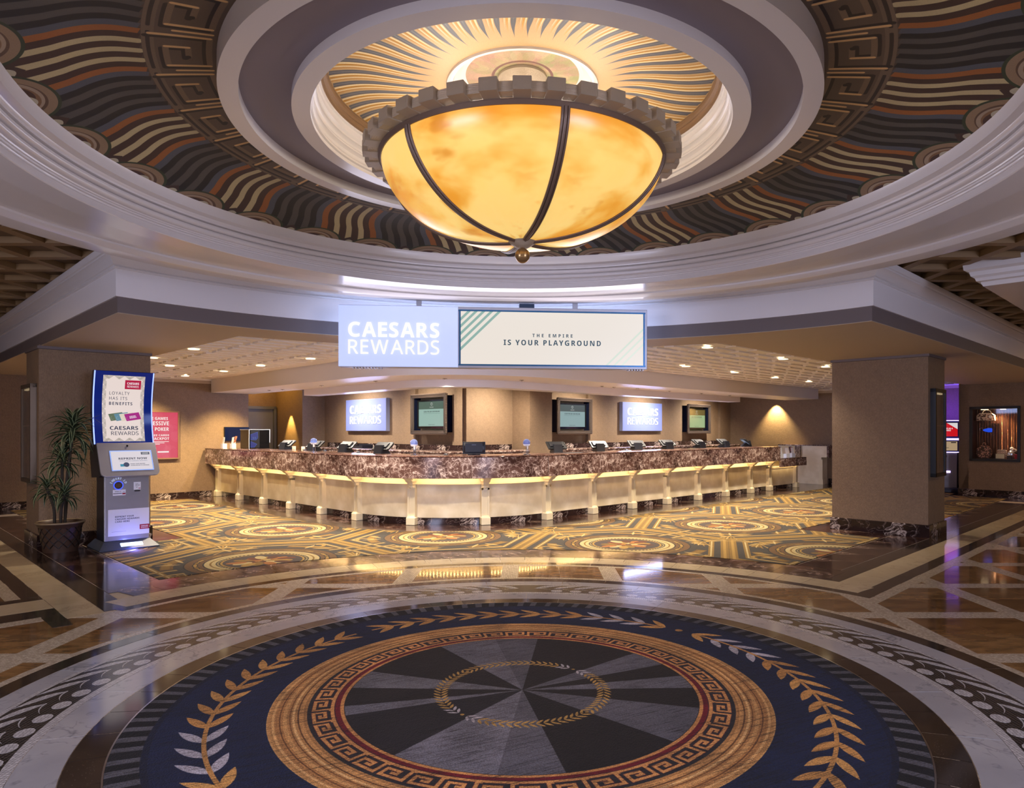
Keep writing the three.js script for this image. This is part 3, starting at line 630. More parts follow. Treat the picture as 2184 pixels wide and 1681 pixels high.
// coffered tiles with a raised bar each
{
  const plate = join([new THREE.BoxGeometry(0.592, 0.012, 0.592).translate(0, -0.006, 0), new THREE.BoxGeometry(0.5, 0.03, 0.16).translate(0, -0.022, -0.15), new THREE.BoxGeometry(0.5, 0.03, 0.16).translate(0.03, -0.022, 0.15), new THREE.BoxGeometry(0.1, 0.02, 0.1).translate(0.24, -0.02, 0)]);
  const field = scene.children.find((o) => o.name === 'ceiling_field'); let n = 0;
  for (let i = 0; i < 21; i++) for (let j = 0; j < 28; j++) {
    const p = 4.66 + i * 0.6, q = 3.5 + j * 0.6;
    if (p > 16.2 || q > 19.5 || (q > 5.75 && p > 7.75) || rOf(p, q) < 5.5 || n >= 290) continue;
    if (p > 9.9 && q > 5.8) continue;
    const t = mesh('ceiling_tile', plate, M.tileWhite, field); const [x, d] = PQ(p, q); t.position.set(x, 2.69, -d); t.rotation.y = RIGHT; n++;
  }
}
// ───────── the rotunda ─────────
struct('trim_rotunda', turned([
  [2.44, 3.2], [2.466, 3.12], [2.472, 3.104], [2.476, 3.055], [2.492, 3.05], [2.515, 3.044], [2.519, 3.036], [2.526, 3.03], [2.529, 3.018],
  ...Array.from({ length: 9 }, (_, i) => { const a = R(-20 + i * 25); return [2.556 - 0.024 * Math.sin(a) , 2.996 + 0.02 * Math.cos(a)]; }),
  ...Array.from({ length: 9 }, (_, i) => { const a = R(-20 + i * 25); return [2.578 - 0.024 * Math.sin(a), 2.958 + 0.02 * Math.cos(a)]; }),
  [2.588, 2.937], [2.591, 2.93], [2.6, 2.928], [2.6, 2.918], [2.611, 2.916], [2.614, 2.911], [2.614, 2.905], [2.62, 2.903], [2.616, 2.895], [2.613, 2.862], [2.618, 2.858],
  [2.821, 2.863], [2.828, 2.87], [2.828, 2.915], [3.3, 2.915], [3.305, 2.902], [3.356, 2.877], [3.37, 2.875], [3.57, 2.883], [3.578, 2.89], [3.578, 3.22], [2.6, 3.22],
], 192, 0.6), M.mould).position.set(CX, 0, -CD);
function polar(r0, y0, r1, y1, rep, segA = 180, segR = 10, bow = 0) {
  const pos = [], uv = [], idx = [];
  for (let j = 0; j <= segR; j++) for (let i = 0; i <= segA; i++) {
    const t = j / segR, a = 2 * Math.PI * i / segA, r = lerp(r0, r1, t), y = lerp(y0, y1, t) + bow * Math.sin(Math.PI * t);
    pos.push(r * Math.sin(a), y, -r * Math.cos(a)); uv.push(rep * i / segA, t);
  }
  for (let j = 0; j < segR; j++) for (let i = 0; i < segA; i++) { const a = j * (segA + 1) + i, b = a + 1, c = a + segA + 1, e = c + 1; idx.push(a, b, e, a, e, c); }
  const g = new THREE.BufferGeometry(); g.setAttribute('position', new THREE.Float32BufferAttribute(pos, 3)); g.setAttribute('uv', new THREE.Float32BufferAttribute(uv, 2)); g.setIndex(idx); g.computeVertexNormals(); return g;
}
const vault = struct('ceiling_vault', polar(2.472, 3.12, 1.595, 3.31, 15, 240, 12, 0.02), std(0xffffff, 0.55, { map: vaultTex }));
vault.position.set(CX, 0, -CD); vault.userData.label = 'painted vault with striped rays, roundels and a key border';
struct('trim_ring_outer', turned([[1.6, 3.32], [1.6, 3.187], [1.505, 3.184], [1.505, 3.252], [1.255, 3.246], [1.255, 3.187], [1.162, 3.184],
  [1.162, 3.205], [1.15, 3.21], [1.15, 3.222], [1.158, 3.23], [1.168, 3.245], [1.166, 3.262], [1.155, 3.272], [1.146, 3.276], [1.146, 3.286], [1.152, 3.294], [1.152, 3.31], [1.143, 3.32], [1.132, 3.324], [1.132, 3.336], [1.122, 3.35], [1.122, 3.385], [1.112, 3.39], [1.112, 3.4], [1.16, 3.42], [1.62, 3.42]], 192), M.mould).position.set(CX, 0, -CD);
struct('ceiling_recess', turned([[1.505, 3.243], [1.255, 3.236], [1.255, 3.245], [1.505, 3.251]], 160), std(0x857a80, 0.55)).position.set(CX, 0, -CD);
struct('trim_ring_inner', turned([[1.112, 3.4], [1.1, 3.405], [1.1, 3.418], [1.092, 3.425], [1.098, 3.435], [1.088, 3.445], [1.088, 3.462], [1.075, 3.468], [1.12, 3.48], [1.13, 3.4]], 160), std(0x7d5f42, 0.45)).position.set(CX, 0, -CD);
struct('ceiling_crown', polar(1.08, 3.465, 0.432, 3.472, 50, 250, 8, 0.012), std(0xffffff, 0.5, { map: rayTex })).position.set(CX, 0, -CD);
struct('trim_eye', turned([[0.436, 3.475], [0.434, 3.46], [0.42, 3.458], [0.414, 3.468], [0.4, 3.472], [0.39, 3.5], [0.35, 3.53], [0.325, 3.533], [0.325, 3.545], [0.436, 3.545]], 120), M.mould).position.set(CX, 0, -CD);
{ const g = polar(0.33, 3.536, 0.002, 3.536, 1, 72, 2), P = g.attributes.position, uv = g.attributes.uv; for (let i = 0; i < P.count; i++) uv.setXY(i, 0.5 + P.getX(i) / 0.68, 0.5 + P.getZ(i) / 0.68);
  struct('ceiling_eye', g, std(0xffffff, 0.6, { map: rosetteTex })).position.set(CX, 0, -CD); }
// ───────── the long reception counter ─────────
const CP = [PQ(16.5, 6.09), ...arcC(0, 24), PQ(8.06, 16.6)];
// point and direction at a distance along the counter's front line
const cLen = []; { let s = 0; CP.forEach((p, i) => { if (i) s += Math.hypot(p[0] - CP[i - 1][0], p[1] - CP[i - 1][1]); cLen.push(s); }); }
function along(s) { let i = 1; while (i < CP.length - 1 && cLen[i] < s) i++; const t = (s - cLen[i - 1]) / (cLen[i] - cLen[i - 1]), a = CP[i - 1], b = CP[i]; return { x: lerp(a[0], b[0], t), d: lerp(a[1], b[1], t), turn: Math.atan2(b[1] - a[1], b[0] - a[0]) }; }
const sub = (s0, s1) => { const a = along(s0), b = along(s1); return [[a.x, a.d], ...CP.filter((_, i) => cLen[i] > s0 + 0.01 && cLen[i] < s1 - 0.01), [b.x, b.d]]; };
const S_END = cLen[cLen.length - 1];
const pilasterAt = [0.06, 1.29, 2.5, 3.72, 4.94, 6.15, 7.38, 8.6, 9.83, ...Array.from({ length: 7 }, (_, k) => 9.83 + 1.2 * (k + 1) - 0.02 * k)].map((s) => Math.min(s, S_END - 0.06));
{
  const t = thing('reception_counter', 'long curved reception counter with marble fascia, ivory pilasters and glowing ledge', 'counter');
  mesh('worktop', sweep(CP, [[0.17, 1.08], [0.19, 1.085], [0.2, 1.095], [0.195, 1.108], [0.19, 1.11], [-0.62, 1.11], [-0.62, 1.07]]), std(0xd8c8c0, 0.07, { map: emperadorTex }), t);
  const joints = [0, 2.6, 5.2, 6.9, 8.35, 9.6, 12.4, 15.2, S_END];
  for (let i = 0; i < joints.length - 1; i++) mesh('fascia_slab', sweep(sub(joints[i] + 0.0015, joints[i + 1] - 0.0015), [[0.197, 0.76], [0.197, 1.085], [0.14, 1.085], [0.14, 0.757], [0.19, 0.757]]), M.emperador, t);
  mesh('soffit_panel', sweep(CP, [[0.15, 0.79], [-0.15, 0.79], [-0.15, 0.77], [0.15, 0.77]]), M.ivory, t);
  mesh('back_panel', sweep(CP, [[-0.15, 0.02], [-0.15, 1.07], [-0.19, 1.07], [-0.19, 0.02]]), M.plaster, t);
  mesh('top_rail', sweep(CP, [[-0.152, 0.64], [-0.07, 0.644], [-0.064, 0.65], [-0.068, 0.657], [-0.1, 0.664], [-0.11, 0.68], [-0.112, 0.775], [-0.152, 0.775]]), M.ivory, t);
  mesh('kick_plate', sweep(CP, [[-0.152, 0.0], [-0.125, 0.0], [-0.125, 0.105], [-0.13, 0.108], [-0.152, 0.108]]), M.baseMarble, t);
  for (let i = 0; i < pilasterAt.length - 1; i++) mesh('front_panel', sweep(sub(pilasterAt[i] + 0.05, pilasterAt[i + 1] - 0.05), [[-0.152, 0.108], [-0.122, 0.108], [-0.118, 0.112], [-0.118, 0.64], [-0.122, 0.645], [-0.152, 0.645]]), M.plaster, t);
  // pilaster: shaft with a sunk flute, square foot and leafy bracket
  const shaft = join([box(0.03, 0.46, 0.1, -0.05, 0.36, -0.085), box(0.03, 0.46, 0.1, 0.05, 0.36, -0.085), box(0.08, 0.46, 0.088, 0, 0.36, -0.09), box(0.13, 0.03, 0.1, 0, 0.575, -0.085), box(0.12, 0.2, 0.06, 0, 0.66, -0.1)]);
  const foot = join([rbox(0.15, 0.115, 0.14, 0.006, 0, 0.0585, -0.07), metre(new THREE.CylinderGeometry(0.078, 0.1, 0.03, 4).rotateY(Math.PI / 4).translate(0, 0.13, -0.075))]);
  const bracket = (() => {
    const lv = []; for (let i = 0; i <= 14; i++) { const t2 = i / 14, y = lerp(0.572, 0.757, t2), scal = 0.011 * Math.abs(Math.sin(t2 * Math.PI * 3.6)); lv.push([y, 0.032 + 0.038 * sstep(0, 1, t2) + scal, -0.045 + 0.17 * Math.pow(t2, 1.7) + scal * 1.2]); }
    const parts = [];
    for (let i = 0; i < 14; i++) {
      const [y0, w0, o0] = lv[i], [y1, w1, o1] = lv[i + 1], b = -0.09;
      const P = [[-w0, y0, b], [w0, y0, b], [w0 * 0.8, y0, o0], [0, y0, o0 + 0.012], [-w0 * 0.8, y0, o0]], Q = [[-w1, y1, b], [w1, y1, b], [w1 * 0.8, y1, o1], [0, y1, o1 + 0.012], [-w1 * 0.8, y1, o1]];
      for (let k = 0; k < 5; k++) { const n = (k + 1) % 5; parts.push(...P[k], ...Q[k], ...Q[n], ...P[k], ...Q[n], ...P[n]); }
    }
    for (const [y, w, o, up] of [[...lv[0], 0], [...lv[14], 1]]) { const P = [[-w, y, -0.09], [w, y, -0.09], [w * 0.8, y, o], [0, y, o + 0.012], [-w * 0.8, y, o]]; for (let k = 1; k < 4; k++) up ? parts.push(...P[0], ...P[k + 1], ...P[k]) : parts.push(...P[0], ...P[k], ...P[k + 1]); }
    const g = new THREE.BufferGeometry(); g.setAttribute('position', new THREE.Float32BufferAttribute(parts, 3)); g.computeVertexNormals(); return metre(g);
  })();
  for (const s of pilasterAt) {
    const a = along(s), m = mesh('pilaster', shaft, M.ivory, t, [a.x, 0, -a.d], a.turn);
    mesh('foot', foot, M.ivory, m); mesh('bracket', bracket, M.ivory, m);
  }
  // light strip under the marble: a row of small lamps and one soft light per bay
  const leds = []; for (let s = 0.12; s < S_END - 0.05; s += 0.055) { const a = along(s), g = new THREE.BoxGeometry(0.018, 0.006, 0.01); g.rotateY(a.turn); g.translate(a.x - 0.02 * Math.sin(a.turn), 0.766, -(a.d + 0.02 * Math.cos(a.turn))); leds.push(g); }
  mesh('light_strip', join(leds), glow(0xffd08a, 60), t).userData.kind = 'stuff';
  for (let i = 0; i < pilasterAt.length - 1; i++) {
    const s = (pilasterAt[i] + pilasterAt[i + 1]) / 2, a = along(s), nx = Math.sin(a.turn), nd = -Math.cos(a.turn), x = a.x - nx * 0.02, d = a.d - nd * 0.02;
    areaLight(0xffe6c4, L.led, 1.05, 0.02, [x, 0.76, d], [x - nx * 0.25, 0.76 - 0.5, d - nd * 0.25]);
  }
}
{
  // lower counter beyond the end of the long one
  const t = thing('low_counter', 'short lower marble counter adjoining the right end of the long counter', 'counter');
  const path = [PQ(8.06, 16.64), PQ(8.06, 18.12)];
  mesh('worktop', sweep(path, [[0.17, 0.79], [0.2, 0.8], [0.195, 0.812], [0.19, 0.814], [-0.75, 0.814], [-0.75, 0.785], [0, 0.785]]), std(0xd8c8c0, 0.07, { map: emperadorTex }), t);
  mesh('fascia_slab', sweep(path, [[0.197, 0.6], [0.197, 0.792], [0.14, 0.792], [0.14, 0.597], [0.19, 0.597]]), M.emperador, t);
  mesh('front_panel', sweep(path, [[-0.15, 0.1], [-0.118, 0.1], [-0.118, 0.78], [-0.15, 0.78]]), M.plaster, t);
  mesh('top_rail', sweep(path, [[-0.12, 0.535], [-0.08, 0.54], [-0.08, 0.555], [-0.1, 0.56], [-0.12, 0.56]]), M.ivory, t);
  mesh('kick_plate', sweep(path, [[-0.15, 0], [-0.125, 0], [-0.125, 0.1], [-0.15, 0.1]]), M.baseMarble, t);
  const m = mesh('pilaster', join([box(0.11, 0.46, 0.1, 0, 0.34, -0.085), box(0.13, 0.03, 0.12, 0, 0.57, -0.085)]), M.ivory, t, at(8.06, 18.05), RIGHT);
  mesh('foot', rbox(0.15, 0.13, 0.14, 0.006, 0, 0.065, -0.07), M.ivory, m);
  mesh('light_strip', sweep(path, [[-0.03, 0.59], [-0.01, 0.59], [-0.01, 0.596], [-0.03, 0.596]]), glow(0xffc877, 5), t);
  const [x, d] = PQ(8.07, 17.4); areaLight(0xffdca8, L.led, 1.2, 0.02, [x, 0.585, d], [x - 0.35, 0.1, d + 0.35]);
  mesh('back_panel', sweep([PQ(8.8, 16.64), PQ(8.8, 18.12)], [[0, 0], [0, 1.05], [-0.05, 1.05], [-0.05, 0]]), M.plaster, t);
}
{
  const t = thing('counter_return', 'ivory end cabinet with marble cap standing against the far end wall', 'counter');
  mesh('side_panel', join([pqSlab(8.04, 9.3, 19.5, 19.9, 0, 0.76), pqSlab(7.88, 9.3, 19.5, 19.9, 0.76, 1.08)]), M.plaster, t);
  mesh('marble_cap', pqSlab(7.84, 9.3, 19.47, 19.9, 1.08, 1.11), M.emperador, t);
  mesh('fascia_slab', pqSlab(7.82, 7.88, 19.48, 19.9, 0.757, 1.085), M.emperador, t);
  mesh('inner_fascia', pqSlab(8.62, 8.78, 19.44, 19.5, 0.72, 1.08), M.emperador, t);
  mesh('foot', pqSlab(7.98, 8.12, 19.46, 19.6, 0, 0.14), M.ivory, t);
  mesh('pilaster', pqSlab(8.0, 8.1, 19.48, 19.58, 0.14, 0.7), M.ivory, t);
}
// back counters along the staff walls
{
  const mk = (name, label, pts) => {
    const t = thing(name, label, 'counter'), path = pts.map(([p, q]) => PQ(p, q));
    mesh('worktop', sweep(path, [[0.01, 1.06], [0.58, 1.06], [0.6, 1.07], [0.6, 1.095], [0.59, 1.1], [0.01, 1.1]]), M.emperador, t);
    mesh('edge_band', sweep(path, [[0.55, 0.98], [0.585, 0.98], [0.585, 1.06], [0.55, 1.06]]), M.emperador, t);
    mesh('backsplash', sweep(path, [[0.005, 1.1], [0.025, 1.1], [0.025, 1.205], [0.02, 1.21], [0.005, 1.21]]), M.baseMarble, t);
    mesh('cabinet', sweep(path, [[0.02, 0], [0.53, 0], [0.53, 1.0], [0.02, 1.0]]), M.plaster, t);
  };
  mk('back_counter', 'marble back counter along the staff wall under the left illuminated sign', [[16.3, 8.865], [11.08, 8.865], [11.08, 10.4]]);
  mk('back_counter', 'marble back counter along the staff wall under the right illuminated sign', [[11.08, 11.15], [11.08, 19.5]]);
}
// door at the back of the recess
{
  const door = struct('door_1', metre(new THREE.BoxGeometry(0.92, 2.08, 0.045).translate(0, 1.04, 0)), M.doorGrey, 'plain grey staff door in the recess');
  door.position.set(...at(17.96, 7.68)); door.rotation.y = RIGHT;
  mesh('door_frame', join([box(0.07, 2.15, 0.12, 0.5, 1.075, 0.02), box(0.07, 2.15, 0.12, -0.5, 1.075, 0.02), box(1.07, 0.07, 0.12, 0, 2.115, 0.02)]), M.doorFrame, door);
  mesh('door_handle', join([cyl(0.012, 0.012, 0.1, 12).rotateZ(Math.PI / 2).translate(-0.36, 1.0, 0.06), cyl(0.025, 0.025, 0.02, 16).rotateX(Math.PI / 2).translate(-0.4, 1.0, 0.03)]), M.chrome, door);
}
// ───────── chandelier ─────────
{
  const t = thing('chandelier', 'huge amber alabaster bowl chandelier with bronze ribs and toothed rim', 'chandelier', [CX, 0, -CD]);
  const bowlY = (r) => 3.012 - 0.427 * Math.pow(Math.max(0, 1 - Math.pow(r / 0.795, 2.5)), 0.6);
  const prof = Array.from({ length: 25 }, (_, i) => { const r = 0.795 * Math.sin(Math.PI / 2 * (1 - i / 24)); return [Math.max(r, 0.02), bowlY(r)]; });
  const glass = new THREE.MeshPhysicalMaterial({ color: 0xd9a85a, roughness: 0.28, map: alabasterTex, emissive: 0xffffff, emissiveMap: alabasterTex, emissiveIntensity: L.bowlGlow });
  for (let k = 0; k < 6; k++) {
    const a0 = R(15.5 + k * 60);
    const g = new THREE.LatheGeometry([...prof].map((q) => new THREE.Vector2(q[0], q[1])), 20, a0, Math.PI / 3);
    const uv = g.attributes.uv; for (let i = 0; i < uv.count; i++) uv.setXY(i, k * 0.37 + uv.getX(i) * 0.24, 0.04 + 0.9 * uv.getY(i));
    mesh('bowl_panel', g, glass, t);
    const curve = (off, lift) => new THREE.CatmullRomCurve3(prof.filter((_, i) => i % 2 === 0).map(([r, y]) => { const a = a0 + off / Math.max(r, 0.12); return new THREE.Vector3((r + lift) * Math.sin(a), y - lift * 0.7, (r + lift) * Math.cos(a)); }));
    mesh('rib', join([new THREE.TubeGeometry(curve(0, 0.006), 40, 0.0095, 8), new THREE.TubeGeometry(curve(-0.015, 0.003), 40, 0.0075, 6), new THREE.TubeGeometry(curve(0.015, 0.003), 40, 0.0075, 6)]), M.rib, t);
  }
  mesh('rim_ring', turned([[0.79, 3.004], [0.8, 3.004], [0.806, 3.012], [0.812, 3.02], [0.812, 3.026], [0.79, 3.026]], 144), M.rib, t);
  mesh('drum', turned([[0.806, 3.03], [0.866, 3.03], [0.868, 3.03], [0.868, 3.075], [0.862, 3.08], [0.806, 3.08]], 72, 0.02), M.bronze, t);
  const block = join([rbox(0.086, 0.062, 0.1, 0.004, 0, 3.057, 0.845)]);
  for (let k = 0; k < 36; k++) mesh('crown_block', block, M.bronze, t, undefined, R(k * 10 + 0.8));
  mesh('drop_cap', turned([[0.002, 2.55], [0.03, 2.552], [0.055, 2.566], [0.082, 2.585], [0.085, 2.592], [0.06, 2.6], [0.002, 2.605]], 40), M.bronze, t);
  mesh('ball_finial', turned([[0.012, 2.59], [0.013, 2.562], [0.02, 2.556], [0.014, 2.55], ...Array.from({ length: 14 }, (_, i) => { const a = R(18 + i * 12.45); return [0.043 * Math.sin(a), 2.508 + 0.043 * Math.cos(a)]; })], 32), M.brassBall, t);
  mesh('blocking_pan', turned([[0.002, 2.985], [0.4, 2.99], [0.78, 3.012], [0.785, 3.018], [0.4, 2.997], [0.002, 2.992]], 72), M.white, t);  // added unseen pan, keeps the amber glow off the dome ceiling
  mesh('stem', turned([[0.02, 3.53], [0.02, 2.62]], 16), M.bronze, t);
  mesh('canopy', turned([[0.14, 3.534], [0.14, 3.52], [0.11, 3.5], [0.03, 3.49], [0.002, 3.49]], 40), M.bronze, t);
  mesh('lamp_ring', new THREE.TorusGeometry(0.5, 0.012, 8, 60).rotateX(Math.PI / 2).translate(0, 3.03, 0), glow(0xfff0dc, 4), t);
  for (let k = 0; k < 5; k++) point(0xfff2e4, L.bowlUp / 5, [CX + 0.5 * Math.sin(k * 1.257), 3.09, CD + 0.5 * Math.cos(k * 1.257)], 2);
  areaLight(0xffc878, L.bowlDown, 0.9, 0.9, [CX, 2.44, CD], [CX, 0, CD + 0.001]);
  // cove lamp above the bowl washes the eye of the dome
  mesh('uplight', cyl(0.05, 0.06, 0.06, 20, 0, 3.2, 0), M.bronze, t);
}
// ───────── recessed lamps ─────────
{
  const trim = turned([[0.075, 0.004], [0.078, -0.004], [0.1, -0.006], [0.103, 0]], 28), lens = new THREE.CylinderGeometry(0.076, 0.076, 0.006, 28).translate(0, 0.001, 0);
  const trimM = std(0xe8e0d4, 0.4), lensM = glow(0xffe6b8, 5);
  const lampL = [[10.22, 3.5], [11.89, 3.46], [11.97, 5.21], [10.26, 5.27], [15.31, 5.07], [13.14, 4.1], [13.6, 5.2]], lampR = [[5.03, 8.41], [6.76, 10.59], [4.98, 10.61], [6.78, 12.35], [6.85, 14.21], [6.84, 15.9], [5.05, 12.44]];
  const lampC = [[8.5, 5.0], [7.1, 6.2], [6.0, 7.4], [6.9, 8.7], [8.7, 5.6]];
  const words = ['nearest the left column', 'second from the left column by the beam', 'in front of the left counter arm', 'above the fourth bay of the counter', 'closest to the red poster', 'between column and poster', 'above the black display cube'];
  const wordsR = ['nearest the hanging sign on the right', 'second along the counter right of the sign', 'nearest beam edge right of the sign', 'above the third right-hand terminal', 'above the fifth right-hand terminal', 'above the end of the long counter', 'nearest the right column'];
  let proto = null;
  const add = (p, q, label, y = 2.645) => {
    if (!proto) { proto = thing('downlight', label, 'downlight', at(p, q, y), 0, 'recessed lamps of the coffered ceiling'); mesh('trim_ring', trim, trimM, proto); mesh('lens', lens, lensM, proto); } else dup(proto, label, at(p, q, y));
    const [x, d] = PQ(p, q); spot(L.downWarm, L.down, [x, y - 0.02, d], [x, 0, d], 1.02, 0.5, 3);
  };
  lampL.forEach(([p, q], i) => add(p, q, 'round recessed ceiling lamp ' + words[i]));
  lampR.forEach(([p, q], i) => add(p, q, 'round recessed ceiling lamp ' + wordsR[i]));
  const wordsC = ['hidden left behind the hanging sign', 'first behind the hanging sign', 'behind the middle of the hanging sign', 'behind the right half of the hanging sign', 'behind the left edge of the hanging sign'];
  lampC.forEach(([p, q], i) => add(p, q, 'round recessed ceiling lamp ' + wordsC[i]));
  // small spots in the counter soffit
  const small = turned([[0.001, -0.001], [0.03, -0.002], [0.036, -0.006], [0.042, 0]], 20);
  const pts = [[14.63, 6.56], [14.1, 6.61], [10.63, 6.69], [8.64, 8.36], [8.69, 10.61], [8.71, 11.01], [8.65, 11.72], [8.71, 12.98], [8.71, 14.3], [8.7, 15.6], [12.4, 6.6], [9.3, 7.2]];
  const names = ['first from the left end', 'second from the left end', 'left of the rounded corner', 'right of the rounded corner', 'left of the middle screen', 'left of the right sign', 'over the left half of the right sign', 'over the right half of the right sign', 'left of the rightmost screen', 'over the rightmost screen', 'in front of the left sign', 'at the rounded corner'];
  let sp = null;
  pts.forEach(([p, q], i) => { { const [x, d] = PQ(p, q); spot(0xfff0dc, L.soffit, [x, 2.36, d], [x, 0, d], 1.2, 1, 1); } const label = 'tiny flush spotlight in the counter soffit ' + names[i]; if (!sp) { sp = thing('soffit_spot', label, 'spotlight', at(p, q, 2.384), 0, 'tiny spots in the counter soffit'); mesh('ring', small, std(0x8a8580, 0.4), sp); mesh('bulb', new THREE.SphereGeometry(0.022, 12, 8).translate(0, 0.004, 0), M.chrome, sp); } else dup(sp, label, at(p, q, 2.384)); });
}
// scallop spots; the other washers and the point are added to brighten walls
{ const a = PQ(9.55, 19.72); spot(0xffe2a0, L.scallop, [a[0], 2.42, a[1]], [PQ(9.55, 19.9)[0], 1.2, PQ(9.55, 19.9)[1]], 0.74, 0.5, 1); spot(0xffdf9c, 42, [PQ(15.35, 4.6)[0], 2.6, PQ(15.35, 4.6)[1]], [PQ(16.55, 4.6)[0], 0.5, PQ(16.55, 4.6)[1]], 0.75, 0.8, 2); spot(0xffdf9c, 30, [PQ(15.4, 6.3)[0], 2.33, PQ(15.4, 6.3)[1]], [PQ(16.55, 6.3)[0], 0.6, PQ(16.55, 6.3)[1]], 0.75, 0.8, 2); point(0xffc860, 2.6, [PQ(17.3, 7.5)[0], 2.9, PQ(17.3, 7.5)[1]], 3);
  const b = PQ(17.1, 8.1); spot(0xffcf70, L.scallop * 0.6, [b[0], 2.1, b[1]], [PQ(17.1, 8.25)[0], 0.9, PQ(17.1, 8.25)[1]], 0.52, 0.4, 1);
  for (const [p, q, p2, q2] of [[14.4, 7.7, 14.4, 8.9], [11.9, 7.7, 11.9, 8.9], [9.95, 12.4, 11.1, 12.4], [9.95, 15.1, 11.1, 15.1], [9.95, 17.9, 11.1, 17.9], [9.9, 9.6, 11.08, 9.6]]) { const [x, d] = PQ(p, q), [u, v] = PQ(p2, q2); spot(0xfff0da, 29, [x, 2.5, d], [u, 0.9, v], 1.15, 1, 2); } }
// added fill lamps overhead: squares in the lattice ceiling, behind and beside the camera
{
  const panel = (p, q, w, k, col, label) => {
    const [x, d] = PQ(p, q), t = thing('added_panel_light', label, 'added light', [x, 3.15, -d], LEFT);
    mesh('frame', join([box(w + 0.1, 0.05, 0.05, 0, -0.01, w / 2 + 0.025), box(w + 0.1, 0.05, 0.05, 0, -0.01, -w / 2 - 0.025), box(0.05, 0.05, w, w / 2 + 0.025, -0.01, 0), box(0.05, 0.05, w, -w / 2 - 0.025, -0.01, 0)]), M.mould, t);
    mesh('diffuser', box(w, 0.01, w, 0, -0.005, 0), glow(col, k * 0.3), t);
    areaLight(col, k, w, w, [x, 3.125, d], [x, 0, d]);
  };
  panel(-1.2, -3.2, 1.2, L.lobby * 0.45, 0xe2def4, 'added square fill light of the lobby behind the viewpoint');
  panel(-3.4, 1.2, 1.2, L.lobby * 0.45, 0xe2def4, 'added square fill light of the lobby right behind the viewpoint');
  panel(1.2, -3.4, 1.2, L.lobby * 0.45, 0xe2def4, 'added square fill light of the lobby left behind the viewpoint');
  panel(9.5, -0.6, 0.6, L.corridor, 0xffd9a6, 'added square fill light of the left corridor');
  panel(-0.2, 10.2, 0.8, L.corridor, 0xffcf90, 'added square light in the coffer of the right corridor');
  panel(0.2, 15.4, 0.8, L.corridor, 0xffcf90, 'added square light at the far end of the right corridor');
}
// unseen bluish light behind the viewpoint, built as two video walls
{
  const wallScreen = (p, q, turn, label) => {
    const [x, d] = PQ(p, q), t = thing('unseen_video_wall', label, 'video screen', [x, 0, -d], turn);
    mesh('housing', rbox(3.3, 1.9, 0.12, 0.01, 0, 1.75, -0.07), M.black, t);
    mesh('screen', box(3.1, 1.7, 0.01, 0, 1.75, 0), glow(COOL, 1.2), t);
    const nx = Math.sin(turn), nz = Math.cos(turn);
    areaLight(COOL, L.video, 3.1, 1.7, [x + nx * 0.02, 1.75, d - nz * 0.02], [x + nx, 1.75, d - nz]);
  };
  wallScreen(2.2, -5.8, Math.PI * 0.75, 'wide unseen bluish video wall behind the viewpoint on the left');
  wallScreen(-5.8, 2.2, Math.PI * 1.25, 'wide unseen bluish video wall behind the viewpoint on the right');
}
